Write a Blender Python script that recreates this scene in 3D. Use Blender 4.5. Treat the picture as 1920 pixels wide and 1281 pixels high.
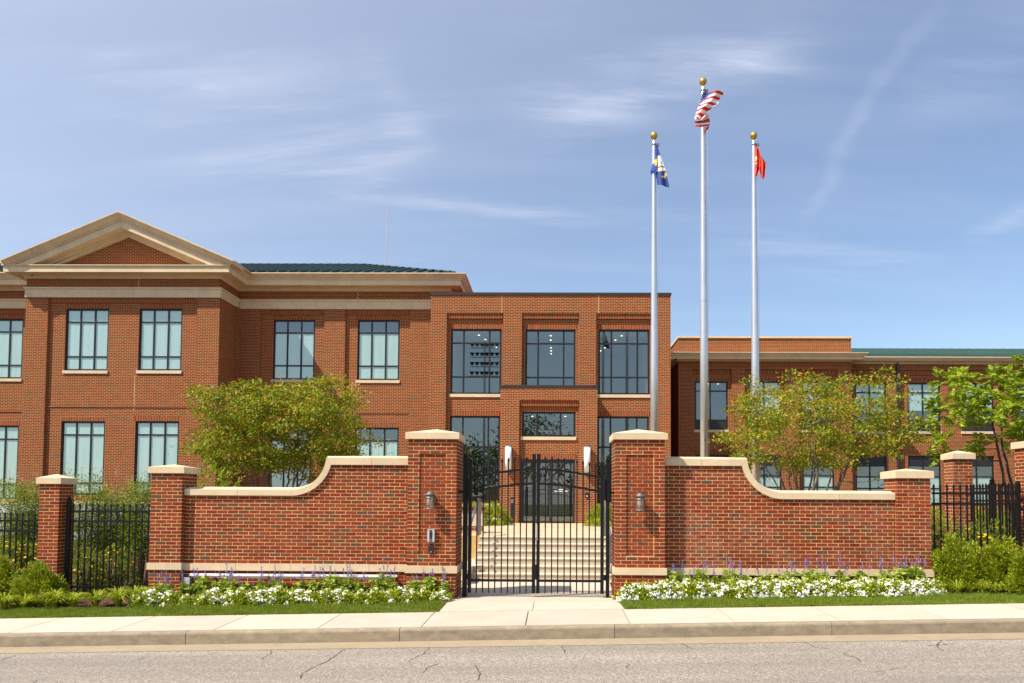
import bpy, bmesh, math, random
import numpy as np
from mathutils import Vector, Matrix
R = math.radians
rng = np.random.default_rng(7)
random.seed(7)
for o in list(bpy.data.objects): bpy.data.objects.remove(o)
scene = bpy.context.scene
COL = scene.collection

# ------------------------------------------------------------------ camera
W_PX, H_PX, F_PX = 1920.0, 1281.0, 1500.0
CAM = Vector((0, 0, 1.85))
PITCH, YAW, ROLL = 0.045, 0.016, 0.006
fw = Vector((-math.sin(YAW)*math.cos(PITCH), math.cos(YAW)*math.cos(PITCH), math.sin(PITCH)))
rt = fw.cross(Vector((0, 0, 1))).normalized()
up = rt.cross(fw).normalized()
rt, up = (rt*math.cos(ROLL) + up*math.sin(ROLL)), (up*math.cos(ROLL) - rt*math.sin(ROLL))
VPX, VPY = 1040.0, 935.0                      # where lines square to the facade meet
_d = Vector((0, 1, 0))
PPX = VPX - F_PX*_d.dot(rt)/_d.dot(fw)
PPY = VPY + F_PX*_d.dot(up)/_d.dot(fw)
cam_data = bpy.data.cameras.new('camera')
cam = bpy.data.objects.new('camera', cam_data); COL.objects.link(cam)
cam_data.sensor_fit = 'HORIZONTAL'; cam_data.sensor_width = 36
cam_data.lens = F_PX/W_PX*36
cam_data.shift_x = (W_PX/2 - PPX)/W_PX
cam_data.shift_y = (PPY - H_PX/2)/W_PX
cam_data.clip_start = 0.1; cam_data.clip_end = 3000
cam.matrix_world = Matrix(((rt.x, up.x, -fw.x, CAM.x), (rt.y, up.y, -fw.y, CAM.y), (rt.z, up.z, -fw.z, CAM.z), (0, 0, 0, 1)))
scene.camera = cam

def P(px, py, Y):
    """the point on the vertical plane at depth Y that the photograph shows at (px, py)"""
    d = fw*F_PX + rt*(px - PPX) - up*(py - PPY)
    return CAM + d*((Y - CAM.y)/d.y)
def rect(x0, y0, x1, y1, Y):
    c = [P(x0, y0, Y), P(x1, y0, Y), P(x0, y1, Y), P(x1, y1, Y)]
    return ((c[0].x + c[2].x)/2, (c[1].x + c[3].x)/2, (c[2].z + c[3].z)/2, (c[0].z + c[1].z)/2)

# ------------------------------------------------------------------ light
SUN = Vector((-1.6, -1.0, 2.3)).normalized()   # towards the sun
EL = math.asin(SUN.z); AZ = math.atan2(SUN.x, SUN.y)
world = bpy.data.worlds.new('World'); scene.world = world; world.use_nodes = True
nt = world.node_tree; nt.nodes.clear()
def wn(t, **k):
    n = nt.nodes.new(t)
    for a, b in k.items(): setattr(n, a, b)
    return n
def wmath(op, a, b=None, c=None):
    n = wn('ShaderNodeMath', operation=op)
    for i, v in enumerate((a, b, c)):
        if v is None: continue
        if isinstance(v, (int, float)): n.inputs[i].default_value = v
        else: nt.links.new(v, n.inputs[i])
    return n.outputs[0]
sky = wn('ShaderNodeTexSky', sky_type='NISHITA', sun_disc=False)
sky.sun_elevation = EL; sky.sun_rotation = AZ % (2*math.pi)
sky.altitude = 50; sky.air_density = 1.0; sky.dust_density = 0.5; sky.ozone_density = 2.6
tc = wn('ShaderNodeTexCoord'); sp = wn('ShaderNodeSeparateXYZ'); nt.links.new(tc.outputs['Generated'], sp.inputs[0])
zz = wmath('ADD', wmath('MAXIMUM', sp.outputs[2], 0.0), 0.22)
cx = wmath('DIVIDE', sp.outputs[0], zz); cy = wmath('DIVIDE', sp.outputs[1], zz)
cb = wn('ShaderNodeCombineXYZ'); nt.links.new(cx, cb.inputs[0]); nt.links.new(cy, cb.inputs[1])
mp = wn('ShaderNodeMapping'); nt.links.new(cb.outputs[0], mp.inputs[0])
mp.inputs['Rotation'].default_value = (0, 0, R(24)); mp.inputs['Scale'].default_value = (0.7, 3.6, 1.0); mp.inputs['Location'].default_value = (0.35, 0.62, 0)
n1 = wn('ShaderNodeTexNoise'); n1.inputs['Scale'].default_value = 2.2; n1.inputs['Detail'].default_value = 8; n1.inputs['Roughness'].default_value = 0.6; n1.inputs['Distortion'].default_value = 0.25
nt.links.new(mp.outputs[0], n1.inputs['Vector'])
n2 = wn('ShaderNodeTexNoise'); n2.inputs['Scale'].default_value = 1.6; n2.inputs['Detail'].default_value = 6; n2.inputs['Roughness'].default_value = 0.6
nt.links.new(cb.outputs[0], n2.inputs['Vector'])
# the air drifts the cirrus: coordinates bent by noise before the wisps are laid out
vs1 = wn('ShaderNodeVectorMath', operation='SUBTRACT'); nt.links.new(n2.outputs['Color'], vs1.inputs[0]); vs1.inputs[1].default_value = (.5, .5, .5)
vs2 = wn('ShaderNodeVectorMath', operation='MULTIPLY_ADD'); nt.links.new(vs1.outputs[0], vs2.inputs[0]); vs2.inputs[1].default_value = (.22, .22, 0); nt.links.new(cb.outputs[0], vs2.inputs[2])
sp2 = wn('ShaderNodeSeparateXYZ'); nt.links.new(vs2.outputs[0], sp2.inputs[0])
WX, WY = sp2.outputs[0], sp2.outputs[1]
def sky_xy(px, py):
    d = (fw*F_PX + rt*(px-PPX) - up*(py-PPY)).normalized(); return d.x/(d.z+.22), d.y/(d.z+.22)
def wisp(pa, pb, w, s, soft=1.0):
    """a band of cirrus between two directions, w its half width in projected units"""
    ax_, ay_ = sky_xy(*pa); bx_, by_ = sky_xy(*pb); L = math.hypot(bx_-ax_, by_-ay_); ux, uy = (bx_-ax_)/L, (by_-ay_)/L
    dx_, dy_ = wmath('SUBTRACT', WX, ax_), wmath('SUBTRACT', WY, ay_)
    t_ = wmath('ADD', wmath('MULTIPLY', dx_, ux), wmath('MULTIPLY', dy_, uy)); q_ = wmath('SUBTRACT', wmath('MULTIPLY', dx_, uy), wmath('MULTIPLY', dy_, ux))
    m1 = wn('ShaderNodeMapRange', interpolation_type='SMOOTHSTEP'); nt.links.new(wmath('ABSOLUTE', q_), m1.inputs[0]); m1.inputs[1].default_value = w; m1.inputs[2].default_value = 0
    m2 = wn('ShaderNodeMapRange', interpolation_type='SMOOTHSTEP'); nt.links.new(wmath('ABSOLUTE', wmath('SUBTRACT', t_, L/2)), m2.inputs[0]); m2.inputs[1].default_value = L*.62; m2.inputs[2].default_value = L*.25
    return wmath('MULTIPLY', wmath('MULTIPLY', m1.outputs[0], m2.outputs[0]), s)
mr = wn('ShaderNodeMapRange', interpolation_type='SMOOTHSTEP'); mr.inputs[1].default_value = 0.36; mr.inputs[2].default_value = 0.72; nt.links.new(n1.outputs[0], mr.inputs[0])
grain = wmath('ADD', wmath('MULTIPLY', mr.outputs[0], 1.1), .08)
acc = wmath('MULTIPLY', mr.outputs[0], .06)
for pa, pb, w, s in (((960,225),(1510,90),.13,.46), ((1050,200),(1480,120),.06,.25), ((520,325),(1120,425),.07,.36), ((880,385),(1080,405),.04,.30), ((1060,410),(1720,520),.13,.24), ((150,150),(420,240),.20,.28), ((330,200),(760,310),.30,.30), ((690,90),(760,300),.06,.16), ((1800,470),(1940,390),.05,.25), ((1700,150),(1950,110),.2,.16)):
    acc = wmath('ADD', acc, wmath('MULTIPLY', wisp(pa, pb, w, s*.78), grain))
acc = wmath('ADD', acc, wmath('MULTIPLY', wisp((1500,410),(1750,-10),.03,.10), wmath('ADD', wmath('MULTIPLY', mr.outputs[0], .35), .65)))   # old contrail
# thin high haze, thicker towards the sun's side of the sky
sv_ = wn('ShaderNodeVectorMath', operation='DOT_PRODUCT'); nt.links.new(tc.outputs['Generated'], sv_.inputs[0]); sv_.inputs[1].default_value = tuple(SUN)
hz_ = wn('ShaderNodeMapRange', interpolation_type='SMOOTHSTEP'); nt.links.new(sv_.outputs['Value'], hz_.inputs[0]); hz_.inputs[1].default_value = -.35; hz_.inputs[2].default_value = .75; hz_.inputs[3].default_value = .07; hz_.inputs[4].default_value = .55
cm = wmath('MINIMUM', wmath('ADD', acc, hz_.outputs[0]), .9)
mx = wn('ShaderNodeMixRGB'); nt.links.new(cm, mx.inputs[0]); nt.links.new(sky.outputs[0], mx.inputs[1])
SKY_STRENGTH = 0.105
mx.inputs[2].default_value = (5.3, 5.6, 6.6, 1)
bg = wn('ShaderNodeBackground'); bg.inputs[1].default_value = SKY_STRENGTH; nt.links.new(mx.outputs[0], bg.inputs[0])
wo = wn('ShaderNodeOutputWorld'); nt.links.new(bg.outputs[0], wo.inputs[0])
sl = bpy.data.lights.new('sun', 'SUN'); sl.energy = 5.0; sl.angle = R(0.55); sl.color = (1.0, 0.935, 0.83)
so = bpy.data.objects.new('sun', sl); COL.objects.link(so)
so.rotation_euler = (-SUN).to_track_quat('-Z', 'Y').to_euler(); so.location = (-20, -12, 40)
vs = scene.view_settings
vs.view_transform = 'Standard'; vs.look = 'None'; vs.gamma = 1; vs.exposure = 0.64; vs.use_curve_mapping = False

# ------------------------------------------------------------------ materials
class NT:
    def __init__(s, name):
        s.m = bpy.data.materials.new(name); s.m.use_nodes = True
        s.t = s.m.node_tree; s.t.nodes.clear()
        s.out = s.n('ShaderNodeOutputMaterial')
    def n(s, t, **k):
        x = s.t.nodes.new(t)
        for a, b in k.items(): setattr(x, a, b)
        return x
    def put(s, sock, v):
        if hasattr(v, 'is_linked') or hasattr(v, 'links'): s.t.links.new(v, sock)
        elif isinstance(v, (tuple, list)) and len(v) == 3 and sock.type == 'RGBA': sock.default_value = (*v, 1)
        else: sock.default_value = v
    def math(s, op, a, b=None, c=None):
        x = s.n('ShaderNodeMath', operation=op)
        for i, v in enumerate((a, b, c)):
            if v is not None: s.put(x.inputs[i], v)
        return x.outputs[0]
    def noise(s, vec, scale, detail=3, rough=0.5):
        x = s.n('ShaderNodeTexNoise'); s.put(x.inputs['Scale'], scale); s.put(x.inputs['Detail'], detail); s.put(x.inputs['Roughness'], rough)
        if vec is not None: s.put(x.inputs['Vector'], vec)
        return x.outputs[0]
    def ramp(s, fac, stops, mode='LINEAR'):
        x = s.n('ShaderNodeValToRGB'); x.color_ramp.interpolation = mode
        e = x.color_ramp.elements
        while len(e) < len(stops): e.new(0.5)
        for el, (p, c) in zip(e, stops): el.position = p; el.color = (*c, 1)
        s.put(x.inputs[0], fac); return x.outputs[0]
    def rng(s, v, a, b, c=0.0, d=1.0):
        x = s.n('ShaderNodeMapRange'); s.put(x.inputs[0], v)
        for i, q in enumerate((a, b, c, d)): x.inputs[i+1].default_value = q
        return x.outputs[0]
    def mix(s, fac, a, b, mode='MIX'):
        x = s.n('ShaderNodeMixRGB', blend_type=mode); s.put(x.inputs[0], fac); s.put(x.inputs[1], a); s.put(x.inputs[2], b); return x.outputs[0]
    def bump(s, h, strength=0.3, dist=0.01):
        x = s.n('ShaderNodeBump'); s.put(x.inputs['Height'], h); x.inputs['Strength'].default_value = strength; x.inputs['Distance'].default_value = dist; return x.outputs[0]
    def bsdf(s, color, rough=0.8, metal=0.0, normal=None, spec=None, **k):
        x = s.n('ShaderNodeBsdfPrincipled')
        s.put(x.inputs['Base Color'], color); s.put(x.inputs['Roughness'], rough); s.put(x.inputs['Metallic'], metal)
        if spec is not None: s.put(x.inputs['Specular IOR Level'], spec)
        if normal is not None: s.put(x.inputs['Normal'], normal)
        for a, b in k.items(): s.put(x.inputs[a], b)
        s.t.links.new(x.outputs[0], s.out.inputs[0]); return x
    def pos(s): return s.n('ShaderNodeNewGeometry').outputs['Position']
    def island(s):
        g = s.n('ShaderNodeNewGeometry'); o = s.n('ShaderNodeObjectInfo')
        return s.math('FRACT', s.math('ADD', g.outputs['Random Per Island'], s.math('MULTIPLY', o.outputs['Random'], 7.31)))
M = {}
BRICKS = [(0.0, (.235, .032, .0115)), (.3, (.165, .022, .010)), (.55, (.265, .044, .0135)), (.75, (.21, .042, .017)), (.90, (.145, .043, .020)), (.985, (.10, .054, .038))]
MORTAR = (.60, .405, .185)
def brick_texture(name, soldier=False, seed=0.0):
    t = NT(name); s = t.n('ShaderNodeSeparateXYZ'); t.put(s.inputs[0], t.pos())
    u = t.math('ADD', t.math('ADD', s.outputs[0], s.outputs[1]), 100.0); v = t.math('ADD', s.outputs[2], 10.0)
    bw, bh = (.0677, .9) if soldier else (.2032, .0677)
    vr = t.math('DIVIDE', v, bh); row = t.math('FLOOR', vr)
    uc = t.math('ADD', t.math('DIVIDE', u, bw), t.math('MULTIPLY', t.math('MODULO', row, 2.0), 0.0 if soldier else 0.5))
    col = t.math('FLOOR', uc)
    fu = t.math('MULTIPLY', t.math('FRACT', uc), bw); fv = t.math('MULTIPLY', t.math('FRACT', vr), bh)
    mk = t.math('LESS_THAN', fu, .0115)
    if not soldier: mk = t.math('MAXIMUM', mk, t.math('LESS_THAN', fv, .0125))
    cb = t.n('ShaderNodeCombineXYZ'); t.put(cb.inputs[0], col); t.put(cb.inputs[1], row); t.put(cb.inputs[2], seed)
    w = t.n('ShaderNodeTexWhiteNoise', noise_dimensions='3D'); t.put(w.inputs['Vector'], cb.outputs[0])
    c = t.ramp(w.outputs['Value'], BRICKS)
    big = t.noise(t.pos(), .55, 4)
    c = t.mix(t.rng(big, .3, .7, .0, .2), c, (.22, .06, .02), 'MIX')
    fine = t.noise(t.pos(), 60, 2)
    c = t.mix(.5, c, t.ramp(fine, [(.3, (.32, .32, .32)), (.7, (.66, .66, .66))]), 'OVERLAY')
    mcol = t.mix(t.noise(t.pos(), 3, 3), (.44, .285, .125), (.57, .385, .18))
    c = t.mix(mk, c, mcol)
    t.bsdf(c, .85, normal=t.bump(t.math('SUBTRACT', 1.0, mk), .3, .005), spec=.05); M[name] = t.m
brick_texture('brick_wall_far'); brick_texture('brick_soldier_far', True, 3.0)

def m_brick():
    t = NT('brick'); r = t.island(); c = t.ramp(r, BRICKS)
    p = t.pos()
    n = t.noise(p, 35, 4); c = t.mix(.45, c, t.ramp(n, [(.3, (.36, .36, .36)), (.7, (.64, .64, .64))]), 'OVERLAY')
    sx_ = t.n('ShaderNodeSeparateXYZ'); t.put(sx_.inputs[0], p); blo = t.math('MULTIPLY', t.rng(t.noise(p, 1.1, 5, .6), .36, .68, 0, .75), t.rng(sx_.outputs[0], 1.9, 2.6, .2, 1.0)); sm = t.rng(t.noise(p, 9, 4, .6), .35, .75, 0, 1)
    c = t.mix(t.math('MULTIPLY', blo, sm), c, (.40, .19, .15))
    st = t.noise(p, .9, 5, .65); c = t.mix(t.rng(st, .5, .72, 0, .45), c, (.10, .028, .014))
    t.bsdf(c, t.rng(n, .3, .7, .6, .85), normal=t.bump(n, .25, .004), spec=.1); M['brick'] = t.m
m_brick()
def simple(name, col, rough=.7, metal=0, scale=None, var=.12, bump=0, spec=None, bscale=None, **k):
    t = NT(name)
    c = col
    nrm = None
    if scale:
        n = t.noise(t.pos(), scale, 5, .6)
        lo = tuple(max(0, q*(1-var)) for q in col); hi = tuple(q*(1+var) for q in col)
        c = t.ramp(n, [(.3, lo), (.7, hi)])
        if bump: nrm = t.bump(t.noise(t.pos(), bscale or scale*6, 4), bump, .01)
    t.bsdf(c, rough, metal, nrm, spec, **k); M[name] = t.m
    return t
simple('mortar', (.60, .40, .175), .95, spec=.05, scale=20, var=.15, bump=.4, bscale=150)
def m_stone(name, col):
    t = NT(name); p = t.pos()
    n = t.noise(p, 2.2, 5, .65); f = t.noise(p, 90, 3)
    c = t.ramp(n, [(.3, tuple(q*.86 for q in col)), (.7, tuple(q*1.07 for q in col))])
    c = t.mix(.22, c, t.ramp(f, [(.3, (.3, .3, .3)), (.7, (.7, .7, .7))]), 'OVERLAY')
    mp_ = t.n('ShaderNodeMapping'); mp_.inputs['Scale'].default_value = (7, 7, .5); t.put(mp_.inputs[0], p)
    st = t.rng(t.noise(mp_.outputs[0], 1, 4), .55, .8, 0, .22)
    c = t.mix(st, c, (.34, .27, .19))
    r = t.island(); c = t.mix(.25, c, t.ramp(r, [(0, (.42, .42, .42)), (1, (.58, .57, .55))]), 'OVERLAY')
    t.bsdf(c, .9, normal=t.bump(f, .2, .004), spec=.2); M[name] = t.m
m_stone('limestone', (.62, .48, .315)); m_stone('limestone_far', (.66, .515, .345))
simple('frame_black', (.012, .012, .014), .45, spec=.4)
simple('gate_black', (.006, .006, .007), .45, spec=.25)
simple('cap_metal', (.05, .045, .045), .45, .6)
simple('blind', (.60, .64, .60), .9, scale=1.2, var=.04)
simple('interior', (.10, .10, .10), .9)
simple('interior_wall', (.36, .40, .40), .9)
simple('panel_black', (.018, .017, .018), .5)
simple('door_dark', (.02, .02, .022), .4)
simple('white_enamel', (.82, .82, .84), .35)
simple('roof_dark', (.04, .078, .068), .4, .35, scale=.8, var=.12)
simple('roof_green', (.065, .135, .105), .38, .35, scale=.8, var=.12)
def m_glass():
    t = NT('glass'); fr = t.n('ShaderNodeLayerWeight'); fr.inputs[0].default_value = .5   # same from both sides of the pane
    g = t.n('ShaderNodeBsdfGlossy'); g.inputs['Roughness'].default_value = .004; g.inputs[0].default_value = (.82, .96, .95, 1)
    nz = t.bump(t.noise(t.pos(), .7, 1), .012, .02); t.put(g.inputs['Normal'], nz)
    tr = t.n('ShaderNodeBsdfTransparent'); tr.inputs[0].default_value = (.80, .93, .90, 1)
    mx = t.n('ShaderNodeMixShader'); t.put(mx.inputs[0], t.math('ADD', t.math('MULTIPLY', t.math('POWER', fr.outputs['Facing'], 4.5), .85), .20))
    t.t.links.new(tr.outputs[0], mx.inputs[1]); t.t.links.new(g.outputs[0], mx.inputs[2]); t.t.links.new(mx.outputs[0], t.out.inputs[0]); M['glass'] = t.m
m_glass()
def emit(name, col, s):
    t = NT(name); e = t.n('ShaderNodeEmission'); e.inputs[0].default_value = (*col, 1); e.inputs[1].default_value = s
    t.t.links.new(e.outputs[0], t.out.inputs[0]); M[name] = t.m
emit('downlight', (1, .88, .65), 2.2)
def m_asphalt():
    t = NT('asphalt'); p = t.pos()
    v = t.n('ShaderNodeTexVoronoi'); v.inputs['Scale'].default_value = 60; t.put(v.inputs['Vector'], p)
    st = t.ramp(v.outputs['Color'], [(.0, (.15, .126, .104)), (.5, (.27, .231, .19)), (.9, (.46, .40, .335))])
    n = t.noise(p, 220, 2); c = t.mix(.36, st, t.ramp(n, [(.35, (.28, .28, .28)), (.68, (.75, .74, .72))]), 'OVERLAY')
    mp_ = t.n('ShaderNodeMapping'); mp_.inputs['Scale'].default_value = (.12, 1.3, 1); t.put(mp_.inputs[0], p)
    b = t.noise(mp_.outputs[0], 1.2, 4); c = t.mix(t.rng(b, .35, .7, 0, .5), c, (.15, .13, .11))
    t.bsdf(c, .9, normal=t.bump(v.outputs['Distance'], .5, .01), spec=.2); M['asphalt'] = t.m
m_asphalt()
def m_concrete(name, col, stain, amt, sc=1.0, lo=.48, hi=.74, st=(6, 6, 1.5)):
    t = NT(name); p = t.pos()
    n = t.noise(p, 1.6*sc, 6, .65); f = t.noise(p, 120, 3)
    c = t.ramp(n, [(.3, tuple(q*.9 for q in col)), (.7, tuple(q*1.06 for q in col))])
    c = t.mix(.2, c, t.ramp(f, [(.3, (.3, .3, .3)), (.7, (.7, .7, .7))]), 'OVERLAY')
    mp_ = t.n('ShaderNodeMapping'); mp_.inputs['Scale'].default_value = st; t.put(mp_.inputs[0], p)
    s = t.rng(t.noise(mp_.outputs[0], 1.0, 8, .75), lo, hi, 0, amt); c = t.mix(s, c, stain)
    r = t.island(); c = t.mix(.5, c, t.ramp(r, [(0, (.42, .42, .42)), (1, (.58, .57, .56))]), 'OVERLAY')
    t.bsdf(c, .9, normal=t.bump(f, .25, .004), spec=.2); M[name] = t.m
m_concrete('concrete', (.49, .415, .33), (.42, .36, .28), .3)
m_concrete('kerb_concrete', (.32, .26, .18), (.10, .082, .062), .62, lo=.38, hi=.72, st=(5, 9, 9))
m_concrete('gutter', (.33, .26, .17), (.2, .16, .12), .5)
m_concrete('step_concrete', (.56, .48, .37), (.42, .35, .27), .3)
m_concrete('plaza', (.52, .40, .26), (.44, .33, .21), .3)
m_concrete('plinth', (.56, .59, .60), (.48, .5, .5), .2)
simple('crack', (.03, .027, .025), .95)
simple('crack_soft', (.09, .08, .07), .95)
def m_mulch():
    t = NT('mulch'); p = t.pos(); v = t.n('ShaderNodeTexVoronoi'); v.inputs['Scale'].default_value = 38; t.put(v.inputs['Vector'], p)
    c = t.ramp(v.outputs['Color'], [(0, (.035, .018, .012)), (.6, (.11, .055, .035)), (1, (.21, .12, .08))])
    t.bsdf(c, .95, normal=t.bump(v.outputs['Distance'], .9, .03), spec=.1); M['mulch'] = t.m
m_mulch()
simple('lawn_soil', (.06, .075, .02), .95, scale=6, var=.35)
simple('terrain_grass', (.06, .085, .025), .95, scale=.3, var=.3)
def m_leaf(name, stops, trans=.35, rough=.5):
    t = NT(name); c = t.ramp(t.math('ADD', t.math('MULTIPLY', t.island(), .62), t.rng(t.noise(t.pos(), 5.5, 3), .3, .7, 0, .38)), stops)
    d = t.n('ShaderNodeBsdfPrincipled'); t.put(d.inputs['Base Color'], c); d.inputs['Roughness'].default_value = rough; d.inputs['Specular IOR Level'].default_value = .35
    tr = t.n('ShaderNodeBsdfTranslucent'); t.put(tr.inputs[0], t.mix(.5, c, (.28, .34, .02)))
    mx = t.n('ShaderNodeMixShader'); mx.inputs[0].default_value = trans
    t.t.links.new(d.outputs[0], mx.inputs[1]); t.t.links.new(tr.outputs[0], mx.inputs[2]); t.t.links.new(mx.outputs[0], t.out.inputs[0]); M[name] = t.m
m_leaf('leaf_myrtle', [(0, (.065, .11, .004)), (.4, (.17, .225, .006)), (.8, (.36, .37, .010)), (1, (.48, .40, .012))], .35)
m_leaf('leaf_new', [(0, (.58, .38, .015)), (.5, (.58, .27, .018)), (1, (.56, .18, .02))], .45)
m_leaf('leaf_rain', [(0, (.13, .20, .008)), (.5, (.27, .36, .012)), (1, (.44, .50, .022))], .4)
m_leaf('leaf_dark', [(0, (.015, .03, .008)), (1, (.05, .075, .016))], .2)
m_leaf('leaf_yew', [(0, (.10, .14, .006)), (.5, (.26, .31, .010)), (1, (.52, .54, .025))], .35)
m_leaf('leaf_nandina', [(0, (.07, .12, .010)), (.5, (.19, .27, .018)), (1, (.40, .45, .05))], .32)
m_leaf('panicle', [(0, (.40, .33, .23)), (1, (.55, .46, .34))], .3)
m_leaf('leaf_lily', [(0, (.24, .30, .012)), (.6, (.40, .44, .025)), (1, (.55, .56, .07))], .35)
m_leaf('leaf_bed', [(0, (.17, .24, .010)), (.5, (.38, .46, .018)), (1, (.62, .62, .03))], .35)
m_leaf('leaf_salvia', [(0, (.14, .21, .02)), (.5, (.31, .40, .045)), (1, (.50, .57, .09))], .35)
m_leaf('petal_white', [(0, (.82, .80, .70)), (1, (.92, .91, .86))], .25)
m_leaf('petal_yellow', [(0, (.80, .42, .01)), (1, (.90, .58, .02))], .25)
m_leaf('petal_purple', [(0, (.14, .09, .55)), (1, (.28, .20, .75))], .25)
m_leaf('grass_blade', [(0, (.09, .15, .010)), (.5, (.17, .235, .016)), (.85, (.27, .31, .03)), (1, (.46, .42, .13))], .3)
simple('bark', (.17, .12, .085), .9, scale=14, var=.35, bump=.4)
simple('bark_dark', (.06, .048, .038), .9, scale=14, var=.35)
simple('aluminium', (.60, .61, .63), .34, .75, scale=3, var=.06)
simple('gold', (.55, .36, .085), .38, .85)
simple('bronze', (.16, .14, .125), .55, .4, scale=12, var=.2)
simple('silver_plastic', (.52, .52, .54), .4, .3)
simple('black_plastic', (.015, .015, .017), .4)
simple('steel', (.5, .5, .5), .3, .9)
simple('lamp_glass', (.50, .36, .28), .25, spec=.6, Alpha=.55)
simple('bulb', (.75, .55, .30), .3)
simple('flag_red', (.55, .015, .025), .75); simple('flag_white', (.80, .78, .77), .75); simple('flag_blue', (.015, .05, .24), .75)
simple('navy_blue', (.012, .04, .23), .6); simple('flag_gold', (.78, .50, .02), .6); simple('flag_brown', (.36, .17, .06), .7)
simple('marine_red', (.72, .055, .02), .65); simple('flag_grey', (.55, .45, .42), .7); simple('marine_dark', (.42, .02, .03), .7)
simple('flower_pot', (.3, .15, .1), .8)

# ------------------------------------------------------------------ mesh helpers
ORI = {}
class MB:
    def __init__(s): s.v = []; s.f = []; s.mi = []
    def add(s, vs, fs, mi=0):
        b = len(s.v); s.v += [tuple(q) for q in vs]; s.f += [tuple(i+b for i in f) for f in fs]; s.mi += [mi]*len(fs); return s
    def box(s, x0, x1, y0, y1, z0, z1, mi=0):
        v = [(x0,y0,z0),(x1,y0,z0),(x1,y1,z0),(x0,y1,z0),(x0,y0,z1),(x1,y0,z1),(x1,y1,z1),(x0,y1,z1)]
        return s.add(v, [(0,3,2,1),(4,5,6,7),(0,1,5,4),(1,2,6,5),(2,3,7,6),(3,0,4,7)], mi)
    def quad(s, a, b, c, d, mi=0): return s.add([a,b,c,d], [(0,1,2,3)], mi)
    def prism(s, poly, y0, y1, mi=0):
        """polygon in XZ (counter-clockwise seen from -Y) extruded along Y"""
        n = len(poly); v = [(x,y0,z) for x,z in poly] + [(x,y1,z) for x,z in poly]
        f = [tuple(range(n)), tuple(range(2*n-1, n-1, -1))] + [(i, i+n, (i+1)%n+n, (i+1)%n) for i in range(n)]
        return s.add(v, f, mi)
    def prismz(s, poly, z0, z1, mi=0):
        n = len(poly); v = [(x,y,z0) for x,y in poly] + [(x,y,z1) for x,y in poly]
        f = [tuple(range(n-1,-1,-1)), tuple(range(n, 2*n))] + [(i, (i+1)%n, (i+1)%n+n, i+n) for i in range(n)]
        return s.add(v, f, mi)
    def tube(s, pts, rad, n=6, mi=0, cap=True):
        pts = [Vector(p) for p in pts]; k = len(pts)
        if not hasattr(rad, '__len__'): rad = [rad]*k
        rings = []
        for i, p in enumerate(pts):
            d = (pts[min(i+1,k-1)] - pts[max(i-1,0)])
            if d.length < 1e-9: d = Vector((0,0,1))
            d.normalize(); a = d.cross(Vector((0.3,1,0.2)) if abs(d.y) < .9 else Vector((1,0,0))).normalized(); b = d.cross(a)
            rings.append([p + (a*math.cos(2*math.pi*j/n) + b*math.sin(2*math.pi*j/n))*rad[i] for j in range(n)])
        v = [q for r in rings for q in r]
        f = [(i*n+j, i*n+(j+1)%n, (i+1)*n+(j+1)%n, (i+1)*n+j) for i in range(k-1) for j in range(n)]
        if cap: f += [tuple(range(n-1,-1,-1)), tuple((k-1)*n+j for j in range(n))]
        return s.add(v, f, mi)
    def lathe(s, prof, c, n=16, mi=0):
        c = Vector(c); v = []; k = len(prof)
        for r, z in prof:
            for j in range(n): v.append((c.x + r*math.cos(2*math.pi*j/n), c.y + r*math.sin(2*math.pi*j/n), c.z + z))
        f = [(i*n+j, i*n+(j+1)%n, (i+1)*n+(j+1)%n, (i+1)*n+j) for i in range(k-1) for j in range(n)]
        f += [tuple(range(n-1,-1,-1)), tuple((k-1)*n+j for j in range(n))]
        return s.add(v, f, mi)
    def sweep(s, prof, path, mi=0):
        """profile (out, z) swept along a plan path; out is to the right of the path direction"""
        path = [Vector((p[0], p[1], 0)) for p in path]; k = len(path); n = len(prof); v = []
        for i, p in enumerate(path):
            d0 = (path[i]-path[i-1]).normalized() if i else None
            d1 = (path[i+1]-path[i]).normalized() if i < k-1 else None
            n0 = Vector((d0.y,-d0.x,0)) if d0 else None; n1 = Vector((d1.y,-d1.x,0)) if d1 else None
            if n0 is None: m = n1
            elif n1 is None: m = n0
            else: m = (n0+n1); m = m/m.dot(n0)
            for o, z in prof: v.append((p.x+m.x*o, p.y+m.y*o, z))
        f = [(i*n+j, i*n+(j+1)%n, (i+1)*n+(j+1)%n, (i+1)*n+j) for i in range(k-1) for j in range(n)]
        f += [tuple(range(n-1,-1,-1)), tuple((k-1)*n+j for j in range(n))]
        return s.add(v, f, mi)
    def sphere(s, c, r, n=16, m=10, mi=0):
        return s.lathe([(max(1e-4, r*math.sin(math.pi*i/m)), -r*math.cos(math.pi*i/m)) for i in range(m+1)], c, n, mi)
    def mesh(s, name, mats, ori=None, smooth=False):
        me = bpy.data.meshes.new(name)
        v = s.v if ori is None else [(a-ori[0], b-ori[1], c-ori[2]) for a,b,c in s.v]
        me.from_pydata(v, [], s.f)
        if isinstance(mats, str): mats = [mats]
        for m in mats: me.materials.append(M[m])
        if len(mats) > 1: me.polygons.foreach_set('material_index', s.mi)
        if smooth: me.polygons.foreach_set('use_smooth', [True]*len(s.f))
        me.update(); return me
    def build(s, name, mats, parent=None, smooth=False):
        ori = ORI.get(parent.name) if parent else None
        if parent is None:
            vs = np.array(s.v); ori = ((vs[:,0].min()+vs[:,0].max())/2, (vs[:,1].min()+vs[:,1].max())/2, vs[:,2].min())
        me = s.mesh(name, mats, ori, smooth)
        o = bpy.data.objects.new(name, me); COL.objects.link(o)
        if parent: o.parent = parent; ORI[o.name] = ori
        else: o.location = ori; ORI[o.name] = ori
        return o
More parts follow.
